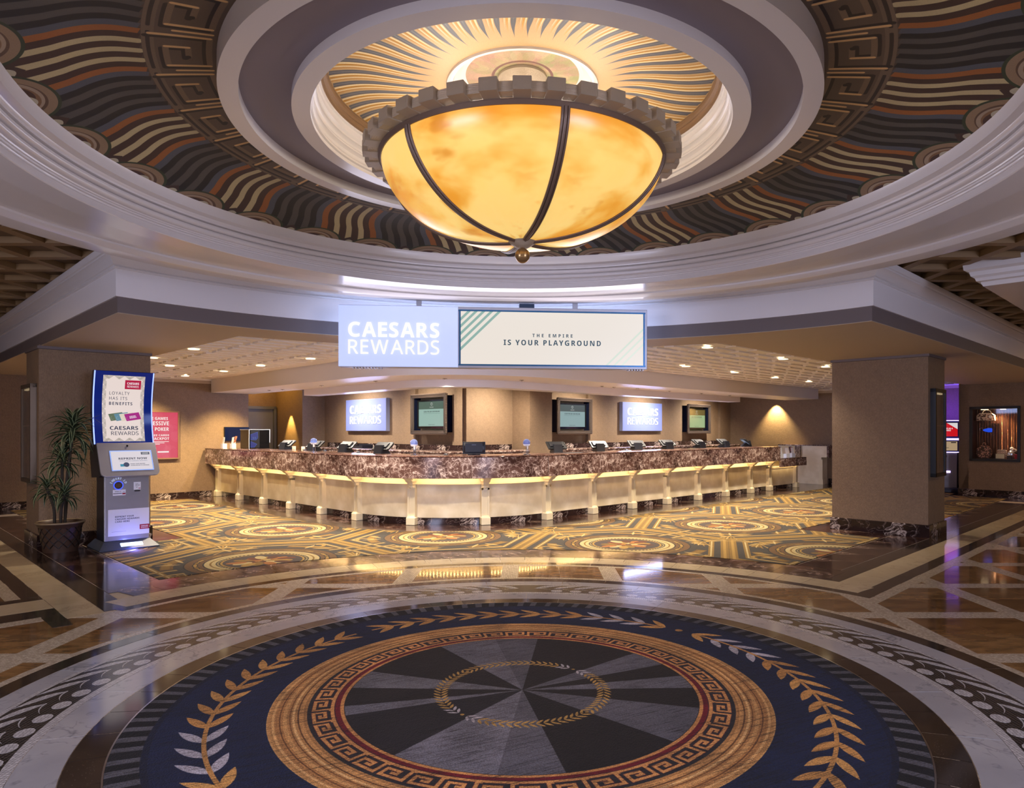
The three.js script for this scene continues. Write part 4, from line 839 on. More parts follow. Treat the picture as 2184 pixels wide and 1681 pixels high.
// ───────── signs ─────────
const loader = new FontLoader();
const fontBold = await loader.loadAsync('fonts/droid/droid_sans_bold.typeface.json');
const fontReg = await loader.loadAsync('fonts/droid/droid_sans_regular.typeface.json');
function lettering(txt, f, width, height, depth, gap = 0.16) {
  const gs = []; let x = 0;
  for (const ch of txt) { const g = new TextGeometry(ch, { font: f, size: 1, depth: 1, curveSegments: 5, bevelEnabled: false }); g.computeBoundingBox(); const b = g.boundingBox; g.translate(x - b.min.x, 0, 0); x += b.max.x - b.min.x + gap; gs.push(g); }
  const g = join(gs); g.computeBoundingBox(); const b = g.boundingBox;
  g.translate(-(b.min.x + b.max.x) / 2, -b.min.y, 0).scale(width / (b.max.x - b.min.x), height / (b.max.y - b.min.y), depth); g.computeVertexNormals(); return g;
}
{
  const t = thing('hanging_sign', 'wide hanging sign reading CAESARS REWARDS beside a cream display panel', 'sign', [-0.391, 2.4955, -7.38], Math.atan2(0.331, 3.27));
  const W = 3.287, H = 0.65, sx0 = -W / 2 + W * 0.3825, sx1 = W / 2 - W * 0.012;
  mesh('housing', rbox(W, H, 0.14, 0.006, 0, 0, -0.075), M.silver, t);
  mesh('logo_panel', box(sx0 - 0.02 + W / 2, H - 0.012, 0.012, (-W / 2 + sx0 - 0.02) / 2, 0, 0), glow(0xb8c6f6, 0.66, { color: 0xb6c2e0, roughness: 0.4 }), t);  // painted panel given its own glow, for blue light falling on it
  const cw = 0.94;
  mesh('bold_letters', lettering('CAESARS', fontBold, cw, 0.155, 0.012, 0.14), glow(0xfff3ea, 1.15), t, [-W / 2 + 0.57, -0.012, 0.006]);
  mesh('thin_letters', lettering('REWARDS', fontReg, cw, 0.15, 0.012, 0.16), glow(0xfff3ea, 1.1), t, [-W / 2 + 0.57, -0.19, 0.006]);
  const cx = (sx0 + sx1) / 2, sw = sx1 - sx0;
  mesh('screen_bezel', join([box(sw + 0.03, 0.016, 0.03, cx, 0.283, 0), box(sw + 0.03, 0.016, 0.03, cx, -0.293, 0), box(0.016, 0.57, 0.03, sx0, 0, 0), box(0.016, 0.57, 0.03, sx1, 0, 0)]), std(0x2a6a9c, 0.25, { metalness: 0.4 }), t);
  const scr = canvasTex(1536, 448, (g, w, h) => {
    g.fillStyle = '#efe6dc'; g.fillRect(0, 0, w, h);
    const strip = (x, y, len, lw, c) => { g.strokeStyle = c; g.lineWidth = lw; g.beginPath(); g.moveTo(x, y); g.lineTo(x + len, y - len); g.stroke(); };
    [[70, 0], [128, 0], [190, 0], [255, 0], [320, 0]].forEach(([o], i) => strip(-20, o + 20, o + 60, 20, '#8fb3ab'));
    [[1210, '#d6e2d2'], [1275, '#dbe5d6'], [1340, '#e0e8da']].forEach(([x, c]) => strip(x, h + 10, 560, 14, c));
    g.fillStyle = '#2f4a5c'; font(g, 39, true); spaced(g, 'THE EMPIRE', 764, 212, 13, 'center');
    font(g, 62, true); spaced(g, 'IS YOUR PLAYGROUND', 764, 282, 9, 'center');
  });
  mesh('screen', new THREE.PlaneGeometry(sw - 0.012, 0.563).translate(cx, -0.005, 0.004), glow(0xffffff, 0.95, { emissiveMap: scr, color: 0x050505, roughness: 0.3 }), t);
  mesh('rear_screen', new THREE.PlaneGeometry(W - 0.06, 0.56).rotateY(Math.PI).translate(0, 0, -0.147), glow(0xc4d4ff, 1.6), t);
  for (const x of [-0.82, 0.86]) mesh('hanger', box(0.055, 0.075, 0.03, x, H / 2 + 0.03, -0.075), M.silver, t);
  mesh('cable_box', box(0.16, 0.05, 0.08, 0.33, H / 2 + 0.022, -0.075), std(0x1d3a5a, 0.4), t);
  mesh('bottom_vent', join(Array.from({ length: 10 }, (_, i) => box(0.012, 0.012, 0.1, -1.5 + i * 0.032, -H / 2 - 0.006, -0.07)).concat(Array.from({ length: 6 }, (_, i) => box(0.012, 0.012, 0.1, 1.45 + i * 0.03, -H / 2 - 0.006, -0.07)))), M.silver, t);
  const nx = Math.sin(t.rotation.y), nz = Math.cos(t.rotation.y), X = -0.391, D = 7.38;
  areaLight(0xa6c0ff, L.signBack, W - 0.1, 0.56, [X - nx * 0.16, 2.4955, D + nz * 0.16], [X - nx, 2.4955, D + nz]);
  areaLight(0xf4ecff, L.signFront, W - 0.1, 0.6, [X + nx * 0.03, 2.4955, D - nz * 0.03], [X + nx, 2.4955, D - nz]);
}
function wallSign(label, p, q, turn) {
  const t = thing('wall_sign', label, 'sign', at(p, q, 1.877), turn, 'blue illuminated wall signs behind the counter');
  mesh('light_box', rbox(1.77, 0.755, 0.1, 0.006, 0, 0, 0.055), std(0x8d94b0, 0.4), t);
  mesh('face_panel', box(1.75, 0.735, 0.006, 0, 0, 0.107), glow(0x7f94e0, 0.34, { color: 0x6f7ab0 }), t);
  mesh('bold_letters', lettering('CAESARS', fontBold, 1.36, 0.2, 0.012, 0.1), glow(0xfff6e6, 1.5), t, [0, 0.035, 0.11]);
  mesh('thin_letters', lettering('REWARDS', fontReg, 1.36, 0.185, 0.012, 0.12), glow(0xfff6e6, 1.4), t, [0, -0.21, 0.11]);
  const [x, d] = PQ(p, q), nx = Math.sin(turn), nz = Math.cos(turn);
  areaLight(0xaebcff, L.wallSign, 1.7, 0.7, [x + nx * 0.13, 1.877, d - nz * 0.13], [x + nx, 1.877, d - nz]);
}
wallSign('blue box sign reading CAESARS REWARDS on the staff wall near the grey door', 14.36, 8.865, LEFT);
wallSign('blue box sign reading CAESARS REWARDS on the staff wall between two framed screens', 11.08, 15.11, RIGHT);
// screens in carved frames
const tvTex = (band, body) => canvasTex(640, 420, (g, w, h) => {
  g.fillStyle = body; g.fillRect(0, 0, w, h); g.fillStyle = band; g.fillRect(0, 0, w, 130);
  g.strokeStyle = g.fillStyle = '#e8eee8'; g.lineWidth = 5; g.beginPath(); g.arc(320, 48, 22, 0, 7); g.stroke(); font(g, 30); g.textAlign = 'center'; g.fillText('C', 320, 58); font(g, 24); g.fillText('CAESARS', 320, 108);
  g.fillStyle = '#2f4248'; font(g, 30, true); g.fillText('SCAN THE QR CODE BELOW', 320, 182); g.fillStyle = '#6f8a8a'; font(g, 15); g.fillText('to download the mobile app and view your rewards account', 320, 208);
  g.fillStyle = '#3c5056'; font(g, 16); g.fillText('REWARDS YOUR WAY', 320, 392); g.textAlign = 'left';
});
function framedScreen(label, p, q, turn, band, body) {
  const t = thing('framed_screen', label, 'screen', at(p, q, 1.856), turn, 'screens in carved frames behind the counter');
  const w = 1.24, h = 0.845, z = 0.2;
  mesh('case', join([box(w - 0.08, 0.03, 0.24, 0, h / 2 - 0.055, 0.07), box(w - 0.08, 0.03, 0.24, 0, -h / 2 + 0.055, 0.07), box(0.03, h - 0.08, 0.24, -w / 2 + 0.055, 0, 0.07), box(0.03, h - 0.08, 0.24, w / 2 - 0.055, 0, 0.07), box(w - 0.1, h - 0.1, 0.02, 0, 0, -0.03)]), std(0x10162a, 0.25), t);
  const rail = (len) => join([rbox(len, 0.075, 0.04, 0.012), rbox(len, 0.03, 0.065, 0.012, 0, 0.02, 0), rbox(len, 0.014, 0.05, 0.005, 0, -0.03, 0)]);
  const fr = std(0x4a3e37, 0.42, { metalness: 0.35, bumpMap: orangePeel, bumpScale: 0.004 });
  const beads = (len) => { const l = []; for (let x = -len / 2 + 0.02; x < len / 2 - 0.01; x += 0.033) l.push(new THREE.SphereGeometry(0.013, 6, 5).translate(x, 0.038, 0.012)); return join(l); };
  for (const [ang, len, off] of [[0, w, h / 2 - 0.04], [Math.PI, w, h / 2 - 0.04], [Math.PI / 2, h, w / 2 - 0.04], [-Math.PI / 2, h, w / 2 - 0.04]]) {
    const m = mesh('frame_rail', rail(len), fr, t); m.rotation.z = ang; m.position.set(-Math.sin(ang) * off, Math.cos(ang) * off, z);
    const b = mesh('bead_trim', beads(len), std(0x8a7768, 0.4, { metalness: 0.3 }), m);
  }
  mesh('display_bezel', join([box(0.96, 0.03, 0.03, 0, 0.285, 0.12), box(0.96, 0.05, 0.03, 0, -0.28, 0.12), box(0.03, 0.58, 0.03, -0.47, 0, 0.12), box(0.03, 0.58, 0.03, 0.47, 0, 0.12)]), M.gloss, t);
  mesh('display', new THREE.PlaneGeometry(0.92, 0.54).translate(0, 0.005, 0.118), glow(0xffffff, 0.62, { emissiveMap: tvTex(band, body), roughness: 0.15 }), t);
}
framedScreen('carved dark frame round a lit screen, left of the white corner strip', 11.86, 8.945, LEFT, '#5d7a6c', '#b4dccf');
framedScreen('carved dark frame round a lit screen, just right of the wall pillar', 11.16, 12.37, RIGHT, '#5c6a6a', '#a9c8c9');
framedScreen('carved dark frame round a lit screen, far right beside the wall scallop', 11.16, 17.87, RIGHT, '#7d6a2c', '#b9d8a0');
// ───────── kiosks ─────────
const crim = '#b5113f', ink = '#27304a';
const logoBlock = (g, x, y, w, h, c = crim) => { g.fillStyle = c; g.fillRect(x, y, w, h); g.fillStyle = '#fff'; fit(g, 'CAESARS', x + w / 2, y + h * 0.48, w * 0.76, h * 0.34, true, 'center'); fit(g, 'REWARDS', x + w / 2, y + h * 0.82, w * 0.74, h * 0.32, false, 'center'); };
{
  const t = thing('reprint_kiosk', 'tall steel self-service kiosk with glowing blue curved screen beside the potted plant', 'kiosk', at(10.1, 2.59, 0.0045), RIGHT);
  const base = new THREE.BufferGeometry();
  { const B = [[-0.34, 0.32], [0.34, 0.32], [0.34, -0.3], [-0.34, -0.3]], T = [[-0.262, 0.185], [0.262, 0.185], [0.262, -0.25], [-0.262, -0.25]], P = [], q = (a, b, c, e) => P.push(...a, ...b, ...c, ...a, ...c, ...e);
    const lo = B.map(([x, z]) => [x, 0.004, z]), l2 = B.map(([x, z]) => [x, 0.018, z]), hi = T.map(([x, z]) => [x, 0.105, z]);
    for (let k = 0; k < 4; k++) { const n = (k + 1) % 4; q(lo[k], lo[n], l2[n], l2[k]); q(l2[k], l2[n], hi[n], hi[k]); } q(hi[0], hi[1], hi[2], hi[3]); q(lo[3], lo[2], lo[1], lo[0]);
    base.setAttribute('position', new THREE.Float32BufferAttribute(P, 3)); base.computeVertexNormals(); metre(base); }
  mesh('foot_plate', base, std(0x3a3f45, 0.4), t);
  const strip = mesh('foot_light', new THREE.BoxGeometry(0.25, 0.06, 0.008), glow(0xbcd0ff, 3.2), t, [0.03, 0.06, 0.262]); strip.rotation.x = -1.0;
  mesh('lower_body', rbox(0.515, 0.82, 0.03, 0.012, 0, 0.515, 0.165), M.steel, t);
  mesh('lower_case', box(0.5, 0.82, 0.36, 0, 0.515, -0.03), M.charcoal, t);
  // side cheeks widen towards the console
  const cheek = (x) => metre(new THREE.ExtrudeGeometry(shapeOf([[-0.15, 0.9], [0.2, 0.92], [0.33, 0.95], [0.12, 1.33], [-0.2, 1.36], [-0.24, 1.2]]), { depth: 0.02, bevelEnabled: false }).rotateY(-Math.PI / 2).translate(x, 0, 0));
  mesh('side_cheek', cheek(-0.3), M.charcoal, t); mesh('side_cheek', cheek(0.32), M.charcoal, t);
  mesh('console_case', metre(new THREE.ExtrudeGeometry(shapeOf([[-0.15, 0.9], [0.18, 0.92], [0.3, 0.95], [0.1, 1.32], [-0.2, 1.34]]), { depth: 0.6, bevelEnabled: false }).rotateY(-Math.PI / 2).translate(0.3, 0, 0)), M.charcoal, t);
  const con = new THREE.Group(); con.name = 'console'; t.add(con); con.position.set(0, 1.13, 0.243); con.rotation.x = -0.49;
  const rr = (w, h, r) => { const s = new THREE.Shape(); s.moveTo(-w / 2, h / 2); s.lineTo(w / 2, h / 2); s.lineTo(w / 2, -h / 2 + r); s.quadraticCurveTo(w / 2, -h / 2, w / 2 - r, -h / 2); s.lineTo(-w / 2 + r, -h / 2); s.quadraticCurveTo(-w / 2, -h / 2, -w / 2, -h / 2 + r); return s; };
  mesh('console_plate', metre(new THREE.ExtrudeGeometry(rr(0.66, 0.46, 0.07), { depth: 0.018, bevelEnabled: true, bevelSize: 0.004, bevelThickness: 0.004, bevelSegments: 2 })), M.steel, con);
  mesh('touch_screen', new THREE.PlaneGeometry(0.455, 0.26).translate(0.03, -0.02, 0.0245), glow(0xffffff, 0.85, { emissiveMap: canvasTex(720, 420, (g, w, h) => {
    g.fillStyle = '#e8e0e8'; g.fillRect(0, 0, w, h); logoBlock(g, 540, 26, 156, 56, '#3d465c'); g.fillStyle = ink; fit(g, 'REPRINT NOW', 120, 190, 520, 64, true); g.fillStyle = '#7d84a0'; fit(g, 'TO CONTINUE EARNING REWARDS', 130, 232, 510, 30, false);
    g.fillStyle = '#3a93b0'; g.fillRect(140, 290, 92, 56); g.fillStyle = '#3f4a68'; g.beginPath(); g.arc(250, 304, 52, 0, 7); g.fill(); g.fillStyle = ink; fit(g, 'INSERT YOUR DRIVERS', 320, 300, 270, 26, true); fit(g, 'LICENSE BELOW TO CONTINUE', 320, 334, 340, 26, true);
  }) }), con);
  mesh('screen_rim', join([box(0.475, 0.008, 0.006, 0.03, 0.115, 0.024), box(0.475, 0.008, 0.006, 0.03, -0.155, 0.024), box(0.008, 0.27, 0.006, -0.204, -0.02, 0.024), box(0.008, 0.27, 0.006, 0.264, -0.02, 0.024)]), glow(0x8fb0ff, 1.1), con);
  mesh('camera_eye', cyl(0.012, 0.012, 0.01, 16).rotateX(Math.PI / 2).translate(0, 0.185, 0.026), M.gloss, con);
  // curved display housing
  const zAt = (v) => 0.085 - 0.1 * Math.sin(Math.PI * (0.06 + 0.9 * v)) + 0.012 * v, Y0 = 1.325, Y1 = 2.262;
  const bent = (x0, x1, v0, v1, off, thick) => { const g = thick ? new THREE.BoxGeometry(x1 - x0, v1 - v0, thick, 1, 18, 1) : new THREE.PlaneGeometry(x1 - x0, v1 - v0, 1, 18); g.translate((x0 + x1) / 2, (v0 + v1) / 2, 0); const P = g.attributes.position; for (let i = 0; i < P.count; i++) { const v = P.getY(i); P.setXYZ(i, P.getX(i), lerp(Y0, Y1, v), P.getZ(i) + zAt(v) + off); } g.computeVertexNormals(); return g; };
  mesh('screen_housing', bent(-0.345, 0.345, 0, 1, -0.04, 0.08), std(0x10131c, 0.3), t);
  mesh('screen_glass', bent(-0.335, 0.335, 0.005, 0.995, 0.003, 0.006), std(0x0a1c52, 0.12, { emissive: 0x0a2c9c, emissiveIntensity: 0.35 }), t);
  for (const x of [-0.342, 0.33]) mesh('edge_light', bent(x, x + 0.012, 0.005, 0.995, 0.006, 0.016), glow(0x8fa4ff, 2.0), t);
  mesh('display', bent(-0.24, 0.24, 0.04, 0.94, 0.0085), glow(0xffffff, 0.9, { emissiveMap: canvasTex(720, 1180, (g, w, h) => {
    g.fillStyle = '#f0dfd8'; g.fillRect(0, 0, w, h); g.strokeStyle = '#a79e92'; g.lineWidth = 5;
    g.save(); g.beginPath(); g.rect(0, 0, w, h); g.rect(62, 62, w - 124, h - 124); g.clip('evenodd');
    for (let y = -200; y < h + 200; y += 170) for (let k = 0; k < 7; k++) for (const s of [0, w]) { const o = k * 14, dx = s ? -1 : 1; g.beginPath(); g.moveTo(s, y - 85 + o); g.lineTo(s + dx * 75, y + o - 10); g.lineTo(s, y + 85 + o - 26); g.stroke(); }
    for (let x = 0; x < w; x += 180) for (let k = 0; k < 6; k++) for (const s of [0, h]) { const o = k * 15, dy = s ? -1 : 1; g.beginPath(); g.moveTo(x + o, s); g.lineTo(x + 90, s + dy * (66 - o * 0.5)); g.lineTo(x + 180 - o, s); g.stroke(); }
    g.restore();
    logoBlock(g, 375, 74, 280, 160);
    g.fillStyle = ink; font(g, 78); [['LOYALTY', 340], ['HAS ITS', 432], ['BENEFITS', 524]].forEach(([s, y], i) => { font(g, 76, i === 2); spaced(g, s, 112, y, 9); });
    const card = (x, y, c, ww = 240) => { g.save(); g.translate(x, y); g.rotate(-0.16); g.transform(1, 0, 0.18, 1, 0, 0); g.fillStyle = c; g.fillRect(0, 0, ww, 130); g.strokeStyle = 'rgba(255,255,255,.5)'; g.lineWidth = 3; g.beginPath(); g.arc(40, 80, 24, 1, 5); g.stroke(); g.restore(); };
    card(104, 690, '#5f6f52'); card(200, 690, '#5f8a9c'); card(290, 690, '#e2d4c0'); card(375, 690, '#a8107e', 260); g.fillStyle = '#fff'; g.save(); g.translate(468, 742); g.rotate(-0.16); font(g, 27, true); g.fillText('CAESARS', 0, 0); g.fillText('REWARDS', 0, 26); g.restore();
    g.fillStyle = ink; fit(g, 'CAESARS', 118, 972, 500, 92, true); fit(g, 'REWARDS', 130, 1066, 490, 92, false);
  }) }), t);
  // decals and slots of the lower body
  const decal = (name, w, h, x, y, draw, pw, ph) => mesh(name, new THREE.BoxGeometry(w, h, 0.0015), std(0xffffff, 0.5, { map: canvasTex(pw, ph, draw) }), t, [x, y, 0.1812]);
  decal('notice_panel', 0.47, 0.335, 0.02, 0.335, (g, w, h) => { g.fillStyle = '#e6e6ee'; g.fillRect(0, 0, w, h); g.strokeStyle = '#d3d4de'; g.lineWidth = 2; for (let r = 30; r < 420; r += 22) { g.beginPath(); g.arc(520, 80, r, 1.4, 3.4); g.stroke(); } g.fillStyle = '#333a50'; fit(g, 'REPRINT YOUR', 116, 160, 330, 44, true); fit(g, 'CAESARS REWARDS', 116, 208, 430, 44, true); fit(g, 'CARD HERE', 116, 256, 258, 44, true); logoBlock(g, 548, 324, 172, 94, '#a11336'); g.fillStyle = '#9a9aa8'; g.fillRect(60, 428, 250, 5); }, 720, 512);
  decal('slot_label', 0.145, 0.072, -0.09, 0.715, (g, w, h) => { g.fillStyle = '#eceef6'; g.fillRect(0, 0, w, h); g.fillStyle = ink; font(g, 26, true); g.fillText('INSERT ID', 40, 50); g.fillRect(8, 78, 170, 14); g.fillStyle = '#a11336'; g.fillRect(188, 74, 64, 34); g.fillStyle = '#333'; g.beginPath(); g.moveTo(196, 60); g.lineTo(220, 40); g.lineTo(244, 60); g.lineTo(220, 50); g.fill(); }, 256, 128);
  decal('card_label', 0.082, 0.1, 0.115, 0.79, (g, w, h) => { g.fillStyle = '#eef0f4'; g.fillRect(0, 0, w, h); g.fillStyle = '#555'; font(g, 26, true); g.fillText('PLEASE', 50, 70); g.fillText('TAKE YOUR', 50, 100); g.fillText('NEW CARD', 50, 130); g.strokeStyle = '#222'; g.lineWidth = 8; g.beginPath(); g.moveTo(70, 160); g.lineTo(95, 184); g.lineTo(120, 160); g.stroke(); g.fillStyle = '#a11336'; g.fillRect(150, 196, 62, 22); }, 220, 256);
  mesh('card_slot', rbox(0.066, 0.018, 0.012, 0.004, 0.115, 0.728, 0.182), M.black, t);
  mesh('id_ring', new THREE.TorusGeometry(0.05, 0.006, 8, 36), glow(0x3c55ff, 1.6), t, [-0.1, 0.807, 0.183]);
  mesh('id_slot', cyl(0.045, 0.045, 0.008, 32).rotateX(Math.PI / 2), std(0x2b1c16, 0.5), t, [-0.1, 0.807, 0.182]);
  mesh('id_bars', join([-2, -1, 0, 1, 2].map((k) => box(0.006, 0.05, 0.004, k * 0.012, 0, 0))), std(0x6a4a32, 0.5), t, [-0.1, 0.807, 0.187]);
  { const parts = []; [...'INSERT ID'].forEach((ch, i) => { if (ch === ' ') return; const g = new TextGeometry(ch, { font: fontBold, size: 0.026, depth: 0.001, curveSegments: 3 }); g.translate(-0.009, 0, 0); const a = R(66 - i * 16.5); g.rotateZ(a); g.translate(-0.075 * Math.sin(a), 0.075 * Math.cos(a), 0); parts.push(g); }); mesh('arc_letters', join(parts), glow(0xc8d4ff, 0.7), t, [-0.1, 0.807, 0.181]); }
  const [bx, bd] = PQ(9.7, 2.62); point(0x5a68ff, L.kiosk, [bx, 0.05, bd], 1);
  const [sx, sd] = PQ(9.8, 2.55); areaLight(0xd8d0ff, L.kiosk * 0.4, 0.6, 0.85, [sx + 0.0, 1.8, sd], [sx + 1, 1.75, sd - 1]);
}
{
  const t = thing('ticket_kiosk', 'steel kiosk edged in violet light against the purple lit wall', 'kiosk', at(4.98, 19.25, 0.0045), Math.atan2(-1, 2.4) + 0.1);
  const f = (w, h) => { const s = new THREE.Shape(); const r = 0.03; s.moveTo(-w / 2 + r, -h / 2); s.lineTo(w / 2 - r, -h / 2); s.quadraticCurveTo(w / 2, -h / 2, w / 2, -h / 2 + r); s.lineTo(w / 2, h / 2 - r); s.quadraticCurveTo(w / 2, h / 2, w / 2 - r, h / 2); s.lineTo(-w / 2 + r, h / 2); s.quadraticCurveTo(-w / 2, h / 2, -w / 2, h / 2 - r); s.lineTo(-w / 2, -h / 2 + r); s.quadraticCurveTo(-w / 2, -h / 2, -w / 2 + r, -h / 2); return s; };
  const ringG = (w, h, k) => { const s = f(w, h); s.holes.push(new THREE.Path(f(w - 2 * k, h - 2 * k).getPoints(6))); return new THREE.ExtrudeGeometry(s, { depth: 0.02, bevelEnabled: false }); };
  mesh('foot_plate', join([rbox(0.84, 0.1, 0.7, 0.02, 0, 0.05, 0.02)]), std(0x1d1d30, 0.35), t);
  mesh('column_body', rbox(0.62, 0.88, 0.3, 0.02, 0, 0.54, 0.02), M.steel, t);
  mesh('column_case', box(0.74, 0.9, 0.28, 0, 0.55, -0.12), M.black, t);
  mesh('console_plate', rbox(0.82, 0.3, 0.08, 0.02, 0, 1.13, 0.13), std(0x3a3a5c, 0.35), t);
  mesh('screen_housing', rbox(0.86, 0.46, 0.12, 0.02, 0, 1.53, 0.06), std(0x2a2a5c, 0.3), t);
  mesh('screen_light', ringG(0.86, 0.46, 0.018), glow(0xc9b4ff, 3), t, [0, 1.53, 0.12]);
  mesh('console_light', ringG(0.82, 0.32, 0.016), glow(0xc9b4ff, 3), t, [0, 1.13, 0.165]);
  mesh('display', new THREE.PlaneGeometry(0.66, 0.33), glow(0xffffff, 0.85, { emissiveMap: canvasTex(512, 256, (g, w, h) => { g.fillStyle = '#d4151b'; g.fillRect(0, 0, w, h); g.fillStyle = '#e4e0e0'; g.beginPath(); g.moveTo(330, 0); g.lineTo(w, 0); g.lineTo(w, 120); g.fill(); g.fillStyle = '#fff'; fit(g, 'USE YOUR PRIZES AS A', 90, 120, 340, 40, true); fit(g, 'CAESARS REWARDS', 110, 156, 290, 36, true); fit(g, 'MEMBER', 170, 188, 150, 32, true); }) }), t, [0, 1.53, 0.1215]);
  mesh('console_screen', new THREE.PlaneGeometry(0.62, 0.22), glow(0xffffff, 0.55, { emissiveMap: canvasTex(512, 192, (g, w, h) => { g.fillStyle = '#d8b890'; g.fillRect(0, 0, w, h); g.fillStyle = '#4a3b3a'; g.fillRect(0, 0, 150, h); g.fillStyle = '#2b2530'; font(g, 28, true); g.fillText('PLAY', 230, 80); g.fillText('CARDS', 230, 112); g.fillText('REWARDS', 230, 144); g.fillRect(400, 10, 90, 22); }) }), t, [0, 1.13, 0.1715]);
  mesh('slot', box(0.13, 0.05, 0.01, 0.02, 0.88, 0.172), M.black, t);
  mesh('tray_light', rbox(0.42, 0.05, 0.03, 0.012, -0.05, 0.5, 0.175), glow(0xcdb0ff, 3.2), t);
  const [x, d] = PQ(4.75, 18.95); point(0x5a2cff, L.kiosk * 0.3, [x - 0.1, 1.5, d - 0.35], 8); spot(0x6a3cff, L.kiosk * 14, [PQ(5.0, 19.2)[0], 1.95, PQ(5.0, 19.2)[1]], [PQ(4.8, 19.9)[0], 2.15, PQ(4.8, 19.9)[1]], 1.15, 1, 2);  // the spot is added without a fixture, to throw violet on the wall
}
// ───────── posters, screens and cases on the walls ─────────
{
  const t = thing('lit_poster', 'glowing red poster about table games in a slim frame on the tan wall', 'poster', at(16.55, 4.86, 1.41), RIGHT);
  mesh('frame', join([box(0.95, 0.028, 0.06, 0, 0.515, 0.03), box(0.95, 0.028, 0.06, 0, -0.515, 0.03), box(0.028, 1.05, 0.06, -0.47, 0, 0.03), box(0.028, 1.05, 0.06, 0.47, 0, 0.03)]), std(0xb08a6a, 0.3, { metalness: 0.7 }), t);
  mesh('back_plate', box(0.93, 1.02, 0.02, 0, 0, 0.012), M.black, t);
  mesh('lit_sheet', new THREE.PlaneGeometry(0.915, 1.005).translate(0, 0, 0.03), glow(0xffffff, 0.9, { emissiveMap: canvasTex(600, 660, (g, w, h) => {
    g.fillStyle = '#dd4a66'; g.fillRect(0, 0, w, h); for (let i = 0; i < 40; i++) { g.globalAlpha = 0.12; g.fillStyle = i % 2 ? '#f08a96' : '#c8264c'; g.beginPath(); g.arc(rnd() * w, rnd() * h, 60 + rnd() * 60, 0, 7); g.fill(); } g.globalAlpha = 1;
    g.fillStyle = '#fff6f2'; fit(g, 'ON TABLE GAMES', 30, 110, 440, 56, true); fit(g, 'PROGRESSIVE', 30, 188, 455, 78, true); fit(g, '7', 200, 262, 22, 52, true); fit(g, 'POKER', 290, 268, 190, 70, true);
    g.fillStyle = '#222'; for (const [x, y] of [[252, 232], [240, 248], [264, 248]]) { g.beginPath(); g.arc(x, y, 11, 0, 7); g.fill(); } g.fillRect(249, 244, 6, 22); g.fillStyle = '#fff6f2';
    fit(g, 'PAIRS · THREE CARDS', 30, 345, 455, 36, true); fit(g, 'INSTANT JACKPOT', 30, 398, 455, 50, true); for (let k = 0; k < 3; k++) g.fillRect(150, 420 + k * 18, 330 - k * 60, 8); g.fillRect(220, 510, 90, 18); g.fillRect(150, 560, 160, 26); g.fillRect(330, 562, 150, 20);
  }) }), t);
}
{
  const t = thing('wall_monitor', 'dark blue flat screen on the tan wall behind the black display cube', 'screen', at(16.55, 6.62, 1.43), RIGHT);
  mesh('case', rbox(0.58, 0.33, 0.04, 0.006, 0, 0, 0.03), M.black, t);
  mesh('panel', new THREE.PlaneGeometry(0.56, 0.31).translate(0, 0, 0.0515), glow(0x0c1c44, 0.6, { color: 0x0a1024, roughness: 0.15 }), t);
}
function sideCase(name, label, p, q, turn, w, y0, y1, frameM, inner) {
  const t = thing(name, label, 'display case', at(p, q), turn), h = y1 - y0, y = (y0 + y1) / 2;
  mesh('frame', join([box(w, 0.05, 0.07, 0, y1 - 0.025, 0.035), box(w, 0.05, 0.07, 0, y0 + 0.025, 0.035), box(0.05, h, 0.07, -w / 2 + 0.025, y, 0.035), box(0.05, h, 0.07, w / 2 - 0.025, y, 0.035)]), frameM, t);
  mesh('back_board', box(w - 0.06, h - 0.06, 0.008, 0, y, 0.008), inner, t);
  mesh('shelf', box(w - 0.1, 0.012, 0.045, 0, y + 0.1, 0.035), std(0x6a5238, 0.4), t);
  mesh('lamp', box(w - 0.2, 0.02, 0.03, 0, y1 - 0.065, 0.03), glow(0xffe2b0, 0.6), t);
  mesh('pane', box(w - 0.1, h - 0.1, 0.004, 0, y, 0.056), M.glass, t);
  return t;
}
sideCase('column_case', 'narrow glazed case with brass frame on the side of the left column', 11.1, 1.78, LEFT, 0.66, 0.83, 2.11, std(0x5d4e3c, 0.35, { metalness: 0.5 }), std(0x4a3826, 0.5));
sideCase('column_case', 'narrow glazed case with black frame on the side of the right column', 2.95, 11.14, RIGHT, 0.52, 0.85, 2.1, M.black, std(0x35302e, 0.4));
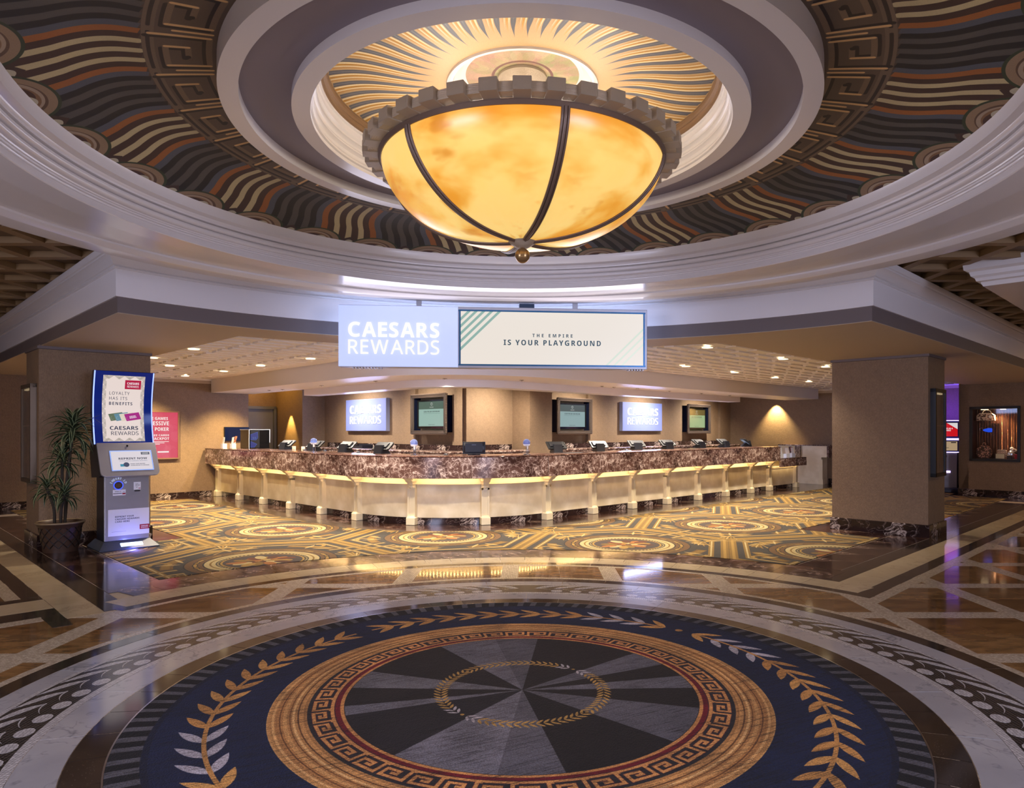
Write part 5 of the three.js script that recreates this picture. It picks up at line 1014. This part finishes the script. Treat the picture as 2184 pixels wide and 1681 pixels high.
{
  const t = thing('showcase', 'black framed wall showcase with a curtain of hanging chains', 'display case', at(3.725, 18.6, 0), LEFT);
  const w = 0.98, y0 = 0.81, y1 = 2.06, yc = (y0 + y1) / 2, h = y1 - y0;
  mesh('frame', join([box(w, 0.055, 0.05, 0, y1 - 0.027, 0.025), box(w, 0.055, 0.05, 0, y0 + 0.027, 0.025), box(0.055, h, 0.05, -w / 2 + 0.027, yc, 0.025), box(0.055, h, 0.05, w / 2 - 0.027, yc, 0.025)]), M.black, t);
  mesh('inner_box', join([box(0.88, 1.15, 0.01, 0, yc, -0.4), box(0.88, 0.01, 0.4, 0, y0 + 0.05, -0.2), box(0.88, 0.01, 0.4, 0, y1 - 0.05, -0.2), box(0.01, 1.15, 0.4, -0.44, yc, -0.2), box(0.01, 1.15, 0.4, 0.44, yc, -0.2)]), std(0x3a1a12, 0.45), t);
  mesh('glass_shelf', box(0.46, 0.01, 0.3, -0.2, 1.735, -0.2), std(0x5a4a40, 0.2), t);
  mesh('pane', box(0.88, 1.15, 0.005, 0, yc, 0.01), M.glass, t);
  mesh('lamp', join([box(0.14, 0.012, 0.06, -0.22, 1.995, -0.12), box(0.1, 0.012, 0.06, 0.14, 1.995, -0.12)]), glow(0xffe0b4, 3), t);
  const [lx, ld] = PQ(3.7, 18.78); spot(0xffd0a0, 7, [lx, 1.97, ld], [lx, 0.9, ld], 1.1, 1, 1);
  const bead = new THREE.SphereGeometry(0.009, 5, 4), link = new THREE.CylinderGeometry(0.0035, 0.0035, 0.05, 4), list = [];
  for (let k = 0; k < 30; k++) { const x = -0.41 + k * 0.0283, fat = k % 4 === 1 || k > 18 && k % 3 === 0, len = 1.05 + 0.06 * Math.sin(k * 2.1), z = -0.33 - 0.04 * (k % 2); for (let y = 1.99; y > 1.99 - len; y -= fat ? 0.021 : 0.052) list.push((fat ? bead.clone().scale(1.3, 1.3, 1) : link.clone()).translate(x + (fat ? 0.004 * Math.sin(y * 300) : 0), y, z)); }
  const c = mesh('chain_curtain', join(list), std(0xc08a62, 0.25, { metalness: 0.85 }), scene, at(3.725, 18.6, 0), LEFT); tag(c, 'curtain of copper coloured chains hanging inside the showcase', 'chain curtain'); c.userData.kind = 'stuff';
  // goods on show
  const place = (x, y, z) => { const [ox, , oz] = at(3.725, 18.6, 0), c2 = Math.cos(LEFT), s2 = Math.sin(LEFT); return [ox + c2 * x + s2 * z, y, oz - s2 * x + c2 * z]; };
  const leaf = (a, b, c3, n = 7) => dataTex(256, 256, (u, v) => { const f = fbm(u * n, v * n, 3, n, n, a); return f > 0.56 ? b : f > 0.46 ? c3 : [70, 52, 44]; }, { rep: 4 });
  const floral = leaf(601, [226, 206, 188], [150, 110, 96], 9), rosy = leaf(611, [206, 158, 142], [120, 78, 68], 12);
  const bag = thing('handbag', 'pale patterned handbag with arched handle on the showcase shelf', 'handbag', place(-0.21, 1.741, -0.19), LEFT);
  mesh('body', new THREE.ExtrudeGeometry(shapeOf([[-0.17, 0], [0.17, 0], [0.165, 0.1], [0.12, 0.145], [-0.12, 0.145], [-0.165, 0.1]]), { depth: 0.1, bevelEnabled: true, bevelSize: 0.012, bevelThickness: 0.012, bevelSegments: 3 }).translate(0, 0.012, -0.05), std(0xffffff, 0.5, { map: floral }), bag);
  mesh('trim_band', rbox(0.25, 0.02, 0.13, 0.006, 0, 0.16, 0), std(0xe8d8c8, 0.4), bag); mesh('handle', new THREE.TorusGeometry(0.085, 0.01, 8, 24, Math.PI).translate(0.02, 0.165, 0), std(0xe8d8c8, 0.4), bag); mesh('flap', cyl(0.035, 0.035, 0.012, 20).rotateX(Math.PI / 2).translate(0.1, 0.09, 0.068), M.white, bag);
  const pack = thing('backpack', 'round rose patterned backpack on the showcase floor', 'backpack', place(-0.24, 0.866, -0.17), LEFT);
  mesh('body', new THREE.ExtrudeGeometry(shapeOf(Array.from({ length: 24 }, (_, k) => { const a = k / 24 * Math.PI * 2; return [0.135 * Math.cos(a), 0.125 + Math.max(-0.118, 0.145 * Math.sin(a))]; })), { depth: 0.09, bevelEnabled: true, bevelSize: 0.02, bevelThickness: 0.02, bevelSegments: 4 }).translate(0, 0.02, -0.045), std(0xffffff, 0.55, { map: rosy }), pack);
  mesh('top_loop', new THREE.TorusGeometry(0.032, 0.007, 8, 18).translate(0, 0.33, 0), std(0xb08a7a, 0.4), pack); mesh('front_seam', new THREE.TorusGeometry(0.125, 0.006, 6, 30, Math.PI).translate(0, 0.15, 0.055), std(0xc8a090, 0.4, { metalness: 0.4 }), pack);
  const purse = thing('clutch_purse', 'small white patterned purse behind the price card', 'purse', place(0.09, 0.866, -0.26), LEFT);
  mesh('body', rbox(0.2, 0.2, 0.08, 0.03, 0, 0.1, 0), std(0xffffff, 0.5, { map: floral }), purse); mesh('clasp', rbox(0.16, 0.015, 0.085, 0.005, 0, 0.2, 0), M.chrome, purse);
  const card = thing('price_card', 'framed cream price card at the front of the showcase', 'card', place(0.09, 0.866, -0.08), LEFT);
  mesh('holder', rbox(0.18, 0.12, 0.02, 0.004, 0, 0.06, 0), std(0x6a645a, 0.3), card); mesh('sheet', box(0.165, 0.1, 0.002, 0, 0.06, 0.011), std(0xffffff, 0.6, { map: canvasTex(256, 160, (g, w, h) => { g.fillStyle = '#cfc9a8'; g.fillRect(0, 0, w, h); g.fillStyle = '#6a6450'; g.fillRect(40, 44, 170, 8); g.fillRect(110, 72, 34, 8); g.fillRect(50, 100, 150, 8); }) }), card);
  const jar = thing('perfume_flask', 'silvery round perfume flask with a white bow on the showcase floor', 'perfume', place(0.28, 0.866, -0.2), LEFT);
  mesh('flask', turned([[0.001, 0], [0.05, 0.002], [0.072, 0.06], [0.072, 0.13], [0.05, 0.175], [0.03, 0.19], [0.001, 0.19]], 28), std(0xb8bcc4, 0.15, { metalness: 0.7 }), jar); mesh('stopper', new THREE.SphereGeometry(0.038, 16, 12).translate(0.01, 0.235, 0), M.white, jar); mesh('bow', new THREE.TorusGeometry(0.04, 0.014, 8, 16).scale(1, 0.6, 0.6).translate(0.06, 0.2, 0.03), M.white, jar);
  const pink = thing('pink_bottle', 'small magenta bottle in the right corner of the showcase', 'bottle', place(0.385, 0.866, -0.14), LEFT);
  mesh('glass', rbox(0.06, 0.11, 0.04, 0.01, 0, 0.055, 0), std(0x8a1038, 0.15), pink); mesh('cap', cyl(0.016, 0.016, 0.04, 14, 0, 0.13, 0), M.black, pink);
  const dark = thing('dark_box', 'small dark gift box in front of the perfume flask', 'box', place(0.27, 0.866, -0.09), LEFT);
  mesh('body', rbox(0.1, 0.07, 0.06, 0.004, 0, 0.035, 0), std(0x1c1418, 0.3), dark); mesh('lid', rbox(0.106, 0.02, 0.066, 0.004, 0, 0.075, 0), std(0x241a20, 0.3), dark);
  const lamp = thing('blue_reflection_shape', 'blue glowing bottle shape standing in for a reflection under the showcase shelf', 'ornament', place(-0.14, 1.52, -0.2), LEFT);  // a blue reflection in the case, built as a glowing shape
  mesh('glow_shape', turned([[0.001, -0.05], [0.045, -0.045], [0.05, 0.02], [0.03, 0.09], [0.012, 0.13], [0.001, 0.13]], 20).rotateZ(Math.PI / 2), glow(0x1a50e8, 0.9), lamp); mesh('bracket', new THREE.TorusGeometry(0.03, 0.006, 6, 16, 4.5).translate(-0.17, 0.02, 0), M.chrome, lamp);
  mesh('wire', cyl(0.002, 0.002, 0.2, 6, 0, 0.12, 0), M.black, lamp);
}
// ───────── potted plant ─────────
{
  const t = thing('potted_dracaena', 'dark leafy dracaena in a brown lattice pot by the left column', 'plant', at(10.32, 1.95));
  mesh('pot', turned([[0.001, 0.03], [0.165, 0.03], [0.17, 0.0], [0.185, 0.0], [0.19, 0.04], [0.225, 0.3], [0.25, 0.335], [0.262, 0.352], [0.262, 0.368], [0.245, 0.37], [0.232, 0.352], [0.225, 0.33], [0.001, 0.33]], 48), std(0x4a3528, 0.4), t);
  const strips = [];
  for (const s of [1, -1]) for (let k = 0; k < 13; k++) { const c = new THREE.CatmullRomCurve3(Array.from({ length: 8 }, (_, i) => { const v = i / 7, y = lerp(0.055, 0.305, v), r = lerp(0.1925, 0.2275, v), a = k * 2 * Math.PI / 13 + s * v * 1.1; return new THREE.Vector3(r * Math.sin(a), y, r * Math.cos(a)); })); strips.push(new THREE.TubeGeometry(c, 12, 0.0065, 5)); }
  const p = t.children[0]; mesh('lattice', join(strips), std(0x1d1512, 0.4), p); mesh('rim', new THREE.TorusGeometry(0.254, 0.013, 10, 48).rotateX(Math.PI / 2).translate(0, 0.362, 0), std(0x8a7658, 0.4), p);
  mesh('soil', turned([[0.001, 0.335], [0.228, 0.332]], 32), std(0x1a120d, 0.95), t);
  const leafTex = canvasTex(64, 16, (g) => { g.fillStyle = '#8a9a70'; g.fillRect(0, 0, 64, 16); g.fillStyle = '#243020'; g.fillRect(0, 3, 64, 10); g.fillStyle = '#3b4a30'; g.fillRect(0, 7, 64, 2); });
  const leafM = std(0xffffff, 0.4, { map: leafTex });
  const leafGeo = (len, wid, droop) => { const g = new THREE.PlaneGeometry(1, 1, 10, 2); g.translate(0.5, 0, 0); const P = g.attributes.position; for (let i = 0; i < P.count; i++) { const u = P.getX(i), v = P.getY(i), w = wid * (0.35 + 1.3 * Math.sin(Math.PI * Math.pow(u, 0.7)) * 0.5) * (1 - Math.pow(u, 5)); P.setXYZ(i, len * u * (1 - 0.18 * droop * u * u), len * (0.42 * u - droop * u * u * 0.75) + 0.25 * w * Math.abs(v) * 2, v * w); } g.computeVertexNormals(); return g; };
  const variants = [leafGeo(0.34, 0.046, 0.55), leafGeo(0.37, 0.042, 0.95), leafGeo(0.29, 0.044, 0.15), leafGeo(0.34, 0.05, 1.25)];
  const heads = [[0.17, 1.5, 0.02, 64, 1.0], [0.05, 1.13, 0.04, 40, 0.82], [-0.115, 0.79, 0.08, 32, 0.74], [0.12, 0.71, 0.1, 34, 0.74], [0.1, 1.3, -0.04, 24, 0.85]];
  for (const [hx, hy, hz, n, k] of heads) {
    const c = new THREE.CatmullRomCurve3([new THREE.Vector3(hx * 0.35, 0.32, hz * 0.6), new THREE.Vector3(hx * 0.45 + 0.02, 0.32 + (hy - 0.32) * 0.5, hz), new THREE.Vector3(hx, hy, hz)]);
    mesh('cane', new THREE.TubeGeometry(c, 16, 0.017, 8), std(0x3a3226, 0.8), t);
    for (let i = 0; i < n; i++) { const lf = mesh('leaf', variants[i % 4], leafM, t, [hx, hy - 0.02 + 0.16 * k * (i / n) - 0.05, hz]); lf.rotation.set(0, i * 2.399 + 0.3 * rnd(), lerp(-0.7, 0.85, i / n) + 0.25 * (rnd() - 0.5), 'YXZ'); lf.scale.setScalar(k * (0.85 + 0.35 * rnd())); }
  }
}
// ───────── things on the counters ─────────
const DESK = 1.11;
{
  // touch-screen terminal seen from behind: screen leans back over a wedge stand
  const make = (label) => {
    const t = thing('sales_terminal', label, 'terminal', [0, 0, 0], 0, 'touch-screen terminals along the counter');
    mesh('stand', metre(new THREE.ExtrudeGeometry(shapeOf([[-0.12, 0], [0.14, 0], [0.13, 0.02], [-0.03, 0.15], [-0.08, 0.15]]), { depth: 0.16, bevelEnabled: false }).rotateY(Math.PI / 2).translate(-0.08, 0, 0)), M.charcoal, t);
    const s = mesh('screen', rbox(0.34, 0.22, 0.03, 0.008), std(0x0d0e12, 0.55), t, [0, 0.125, -0.03]); s.rotation.x = -0.95;
    mesh('back_cover', rbox(0.26, 0.13, 0.03, 0.01, 0, 0, 0.024), std(0x15171d, 0.55), s);
    mesh('display', new THREE.PlaneGeometry(0.31, 0.19).rotateY(Math.PI).translate(0, 0, -0.016), glow(0x9ab4d8, 0.4), s);
    mesh('card_reader', rbox(0.02, 0.19, 0.03, 0.005, 0.18, 0, 0), M.black, s);
    return t;
  };
  const rows = [[14.1, 6.68, LEFT + 0.3, 'leftmost on the counter beside the black display cube'], [12.75, 6.62, LEFT + 0.3, 'behind the first clear sanitizer bottle'], [11.5, 6.6, LEFT + 0.3, 'third from the left end of the counter'], [10.3, 6.6, LEFT + 0.3, 'fourth from the left, before the rounded corner'],
    [8.6, 9.2, RIGHT - 0.45, 'first right of the wall pillar'], [8.6, 10.4, RIGHT - 0.45, 'second right of the wall pillar'], [8.62, 11.65, RIGHT - 0.45, 'under the left edge of the right sign'], [8.6, 12.75, RIGHT - 0.35, 'under the right edge of the right sign'], [8.6, 14.05, RIGHT - 0.1, 'under the rightmost framed screen'], [8.6, 15.15, RIGHT - 0.1, 'second from the right end of the long counter'], [8.6, 16.25, RIGHT + 0.75, 'at the right end of the long counter']];
  let proto = null;
  for (const [p, q, turn, words] of rows) { const label = 'black touch-screen terminal ' + words; if (!proto) { proto = make(label); proto.position.set(...at(p, q, DESK)); proto.rotation.y = turn; } else dup(proto, label, at(p, q, DESK), turn); }
}
{
  const t = thing('desk_monitor', 'flat black monitor seen from behind at the rounded corner of the counter', 'monitor', at(8.66, 7.3, DESK), 0);
  mesh('foot', rbox(0.2, 0.012, 0.16, 0.004, 0, 0.006, -0.02), M.black, t); mesh('neck', rbox(0.06, 0.1, 0.03, 0.006, 0, 0.05, -0.02), M.black, t);
  mesh('case', rbox(0.37, 0.2, 0.03, 0.006, 0, 0.115, 0), M.black, t); mesh('back_cover', metre(new THREE.CylinderGeometry(0.2, 0.245, 0.02, 4).rotateY(Math.PI / 4).scale(1, 1, 0.5).rotateX(Math.PI / 2).translate(0, 0.12, 0.022)), M.charcoal, t); mesh('maker_mark', box(0.07, 0.012, 0.001, 0, 0.165, 0.033), std(0x5a6070, 0.4), t);
}
{
  const spots = [[11.95, 6.2, 'on the left arm of the counter'], [9.2, 6.5, 'at the left of the rounded counter corner'], [8.1, 7.95, 'at the right of the rounded counter corner']]; let proto = null;
  for (const [p, q, words] of spots) {
    const label = 'clear blue tinted globe dispenser ' + words;
    if (proto) { dup(proto, label, at(p, q, DESK)); continue; }
    const t = proto = thing('globe_dispenser', label, 'dispenser', at(p, q, DESK), 0, 'clear globe dispensers on the counter');
    mesh('base', cyl(0.05, 0.055, 0.015, 24, 0, 0.0085, 0), M.acrylic, t); mesh('post', rbox(0.045, 0.14, 0.03, 0.008, 0.01, 0.085, 0), M.acrylic, t);
    mesh('globe', new THREE.SphereGeometry(0.06, 24, 16).translate(0, 0.2, 0), new THREE.MeshPhysicalMaterial({ color: 0xbcd0ff, roughness: 0.05, transmission: 0.75, thickness: 0, ior: 1.45 }), t);
    mesh('cup', turned([[0.02, 0.135], [0.05, 0.15], [0.058, 0.175], [0.052, 0.175], [0.045, 0.155], [0.02, 0.142]], 24), std(0xe6ecf8, 0.3), t); mesh('pump', rbox(0.02, 0.05, 0.05, 0.006, 0.015, 0.12, 0.035), M.white, t);
  }
}
{
  // brochure stands
  const fan = (label, p, q, y, turn, cols) => {
    const t = thing('brochure_stand', label, 'brochure stand', at(p, q, y), turn);
    mesh('holder', join([box(0.12, 0.008, 0.1, 0, 0.004, 0), box(0.12, 0.1, 0.006, 0, 0.05, 0.045), box(0.006, 0.1, 0.09, -0.058, 0.05, 0), box(0.006, 0.1, 0.09, 0.058, 0.05, 0)]), std(0xdfe4ea, 0.2), t);
    cols.forEach((c, i) => { const m = mesh('leaflet', rbox(0.1, 0.24, 0.006, 0.002, 0, 0.12, 0), typeof c === 'number' ? std(c, 0.5) : c, t, [0, 0.01 + i * 0.015, 0.03 - i * 0.022]); m.rotation.x = -0.14 - i * 0.06; });
  };
  const photo = (s) => std(0xffffff, 0.4, { map: dataTex(64, 128, (u, v) => { const a = fbm(u * 4, v * 8, 3, 4, 8, s); return v < 0.4 ? [235, 235, 238] : mix3([70, 40, 60], [230, 150, 110], sstep(0.35, 0.65, a)); }) });
  fan('white leaflet stand at the left end of the long counter', 16.2, 6.2, DESK, LEFT, [0xf4f2ee]);
  fan('colourful leaflet stand beside the black display cube', 15.98, 6.32, DESK, LEFT, [0xf0eef0, photo(701), photo(703)]);
  fan('side-on leaflet rack between the colourful leaflets and the black cube', 15.75, 6.55, DESK, LEFT + 1.2, [0x2a2a34, 0xd8d4d0]);
  fan('pale blue leaflet stand at the left of the low counter', 8.1, 17.1, 0.814, RIGHT - 0.3, [0xe4e8f2, 0xc0c8e0]);
  fan('white tent card next to the pale leaflets on the low counter', 8.05, 17.35, 0.814, RIGHT - 0.3, [0xf0eef4]);
  fan('photo leaflet stand at the right of the low counter', 8.1, 17.78, 0.814, RIGHT - 0.3, [0xf2f0f4, photo(707), 0x2c3040]);
}
{
  const t = thing('display_cube', 'glossy black cube with painted blue reflections on the left counter end', 'display cube', at(15.1, 6.32, DESK), LEFT);
  mesh('case', rbox(0.48, 0.42, 0.46, 0.012, -0.24, 0.211, -0.23), M.gloss, t);
  mesh('edge_trim', join([box(0.008, 0.42, 0.008, 0.002, 0.211, 0.002), box(0.49, 0.008, 0.008, -0.24, 0.422, 0.002), box(0.008, 0.008, 0.46, 0.002, 0.422, -0.23), box(0.008, 0.3, 0.008, 0.002, 0.28, -0.46)]), std(0xdadde2, 0.3), t);
  const m = mesh('blue_reflections', new THREE.PlaneGeometry(0.2, 0.38).rotateY(Math.PI / 2), glow(0xffffff, 0.7, { emissiveMap: canvasTex(256, 486, (g, w, h) => { g.fillStyle = '#000'; g.fillRect(0, 0, w, h); const poly = (pts, f, s) => { g.beginPath(); pts.forEach(([x, y], i) => i ? g.lineTo(x, y) : g.moveTo(x, y)); g.closePath(); g.fillStyle = f; g.fill(); g.strokeStyle = s; g.lineWidth = 5; g.stroke(); }; poly([[0, 110], [200, 40], [206, 210], [150, 270], [0, 260]], '#0a2a8a', '#3c7ae8'); poly([[0, 300], [180, 380], [110, 470], [0, 470]], '#0a2a8a', '#3c7ae8'); g.strokeStyle = '#7ab0f0'; g.lineWidth = 4; for (let k = 0; k < 4; k++) { g.beginPath(); g.moveTo(60 + k * 30, 180); g.lineTo(70 + k * 28, 240); g.stroke(); } }) }), t, [0.0025, 0.21, -0.13]);  // blue reflections on the cube face, drawn on a glowing sheet
}
{
  const rolls = [[13.72, 6.66], [13.64, 6.66], [13.36, 6.68], [13.28, 6.68]], words = ['first', 'second', 'third', 'fourth']; let proto = null;
  rolls.forEach(([p, q], i) => { const label = 'slim white candle tube between the first two terminals, ' + words[i] + ' from the left'; if (proto) dup(proto, label, at(p, q, DESK)); else { proto = thing('candle_tube', label, 'candle', at(p, q, DESK), 0, 'white tubes between the first terminals'); mesh('tube', turned([[0.001, 0.002], [0.019, 0.002], [0.02, 0.006], [0.02, 0.072], [0.018, 0.074], [0.016, 0.066], [0.001, 0.064]], 20), std(0xf6ead2, 0.4, { emissive: 0xffdca0, emissiveIntensity: 0.25 }), proto); mesh('wick', cyl(0.002, 0.002, 0.012, 6, 0, 0.069, 0), M.black, proto); } });
}
{
  const mice = [[12.28, 6.6, 'left of the third terminal'], [11.02, 6.58, 'left of the fourth terminal'], [8.95, 6.95, 'left of the flat black monitor'], [8.62, 11.3, 'left of the terminal under the right sign'], [13.15, 6.62, 'left of the second terminal']]; let proto = null;
  for (const [p, q, w] of mice) { const label = 'dark computer mouse lying ' + w; if (proto) dup(proto, label, at(p, q, DESK)); else { proto = thing('computer_mouse', label, 'mouse', at(p, q, DESK), 0.6, 'computer mice on the counter'); mesh('shell', new THREE.SphereGeometry(0.05, 16, 10, 0, 7, 0, Math.PI / 2).scale(0.65, 0.55, 1).translate(0, 0.002, 0), M.charcoal, proto); mesh('wheel', cyl(0.008, 0.008, 0.008, 12).rotateZ(Math.PI / 2).translate(0, 0.028, -0.02), M.black, proto); } }
}
{
  // paper stacks and a long tray at the left end of the back counter
  const t = thing('paper_stack', 'stack of papers and folders on the left back counter', 'papers', at(14.9, 8.55, 1.1), LEFT);
  mesh('sheets', join([box(0.3, 0.03, 0.22, 0, 0.016, 0), box(0.28, 0.02, 0.21, 0.02, 0.041, 0.01)]), M.white, t); mesh('folder', rbox(0.31, 0.012, 0.23, 0.004, 0.01, 0.058, 0), M.charcoal, t);
  const u = thing('dark_tray', 'long dark document tray on the left back counter', 'tray', at(14.3, 8.6, 1.1), LEFT);
  mesh('bottom', box(0.6, 0.012, 0.28, 0, 0.007, 0), M.black, u); mesh('rim', join([box(0.6, 0.09, 0.012, 0, 0.05, -0.135), box(0.6, 0.05, 0.012, 0, 0.03, 0.135), box(0.012, 0.07, 0.28, 0.295, 0.04, 0), box(0.012, 0.07, 0.28, -0.295, 0.04, 0)]), M.charcoal, u);
}
renderer.render(scene, camera);
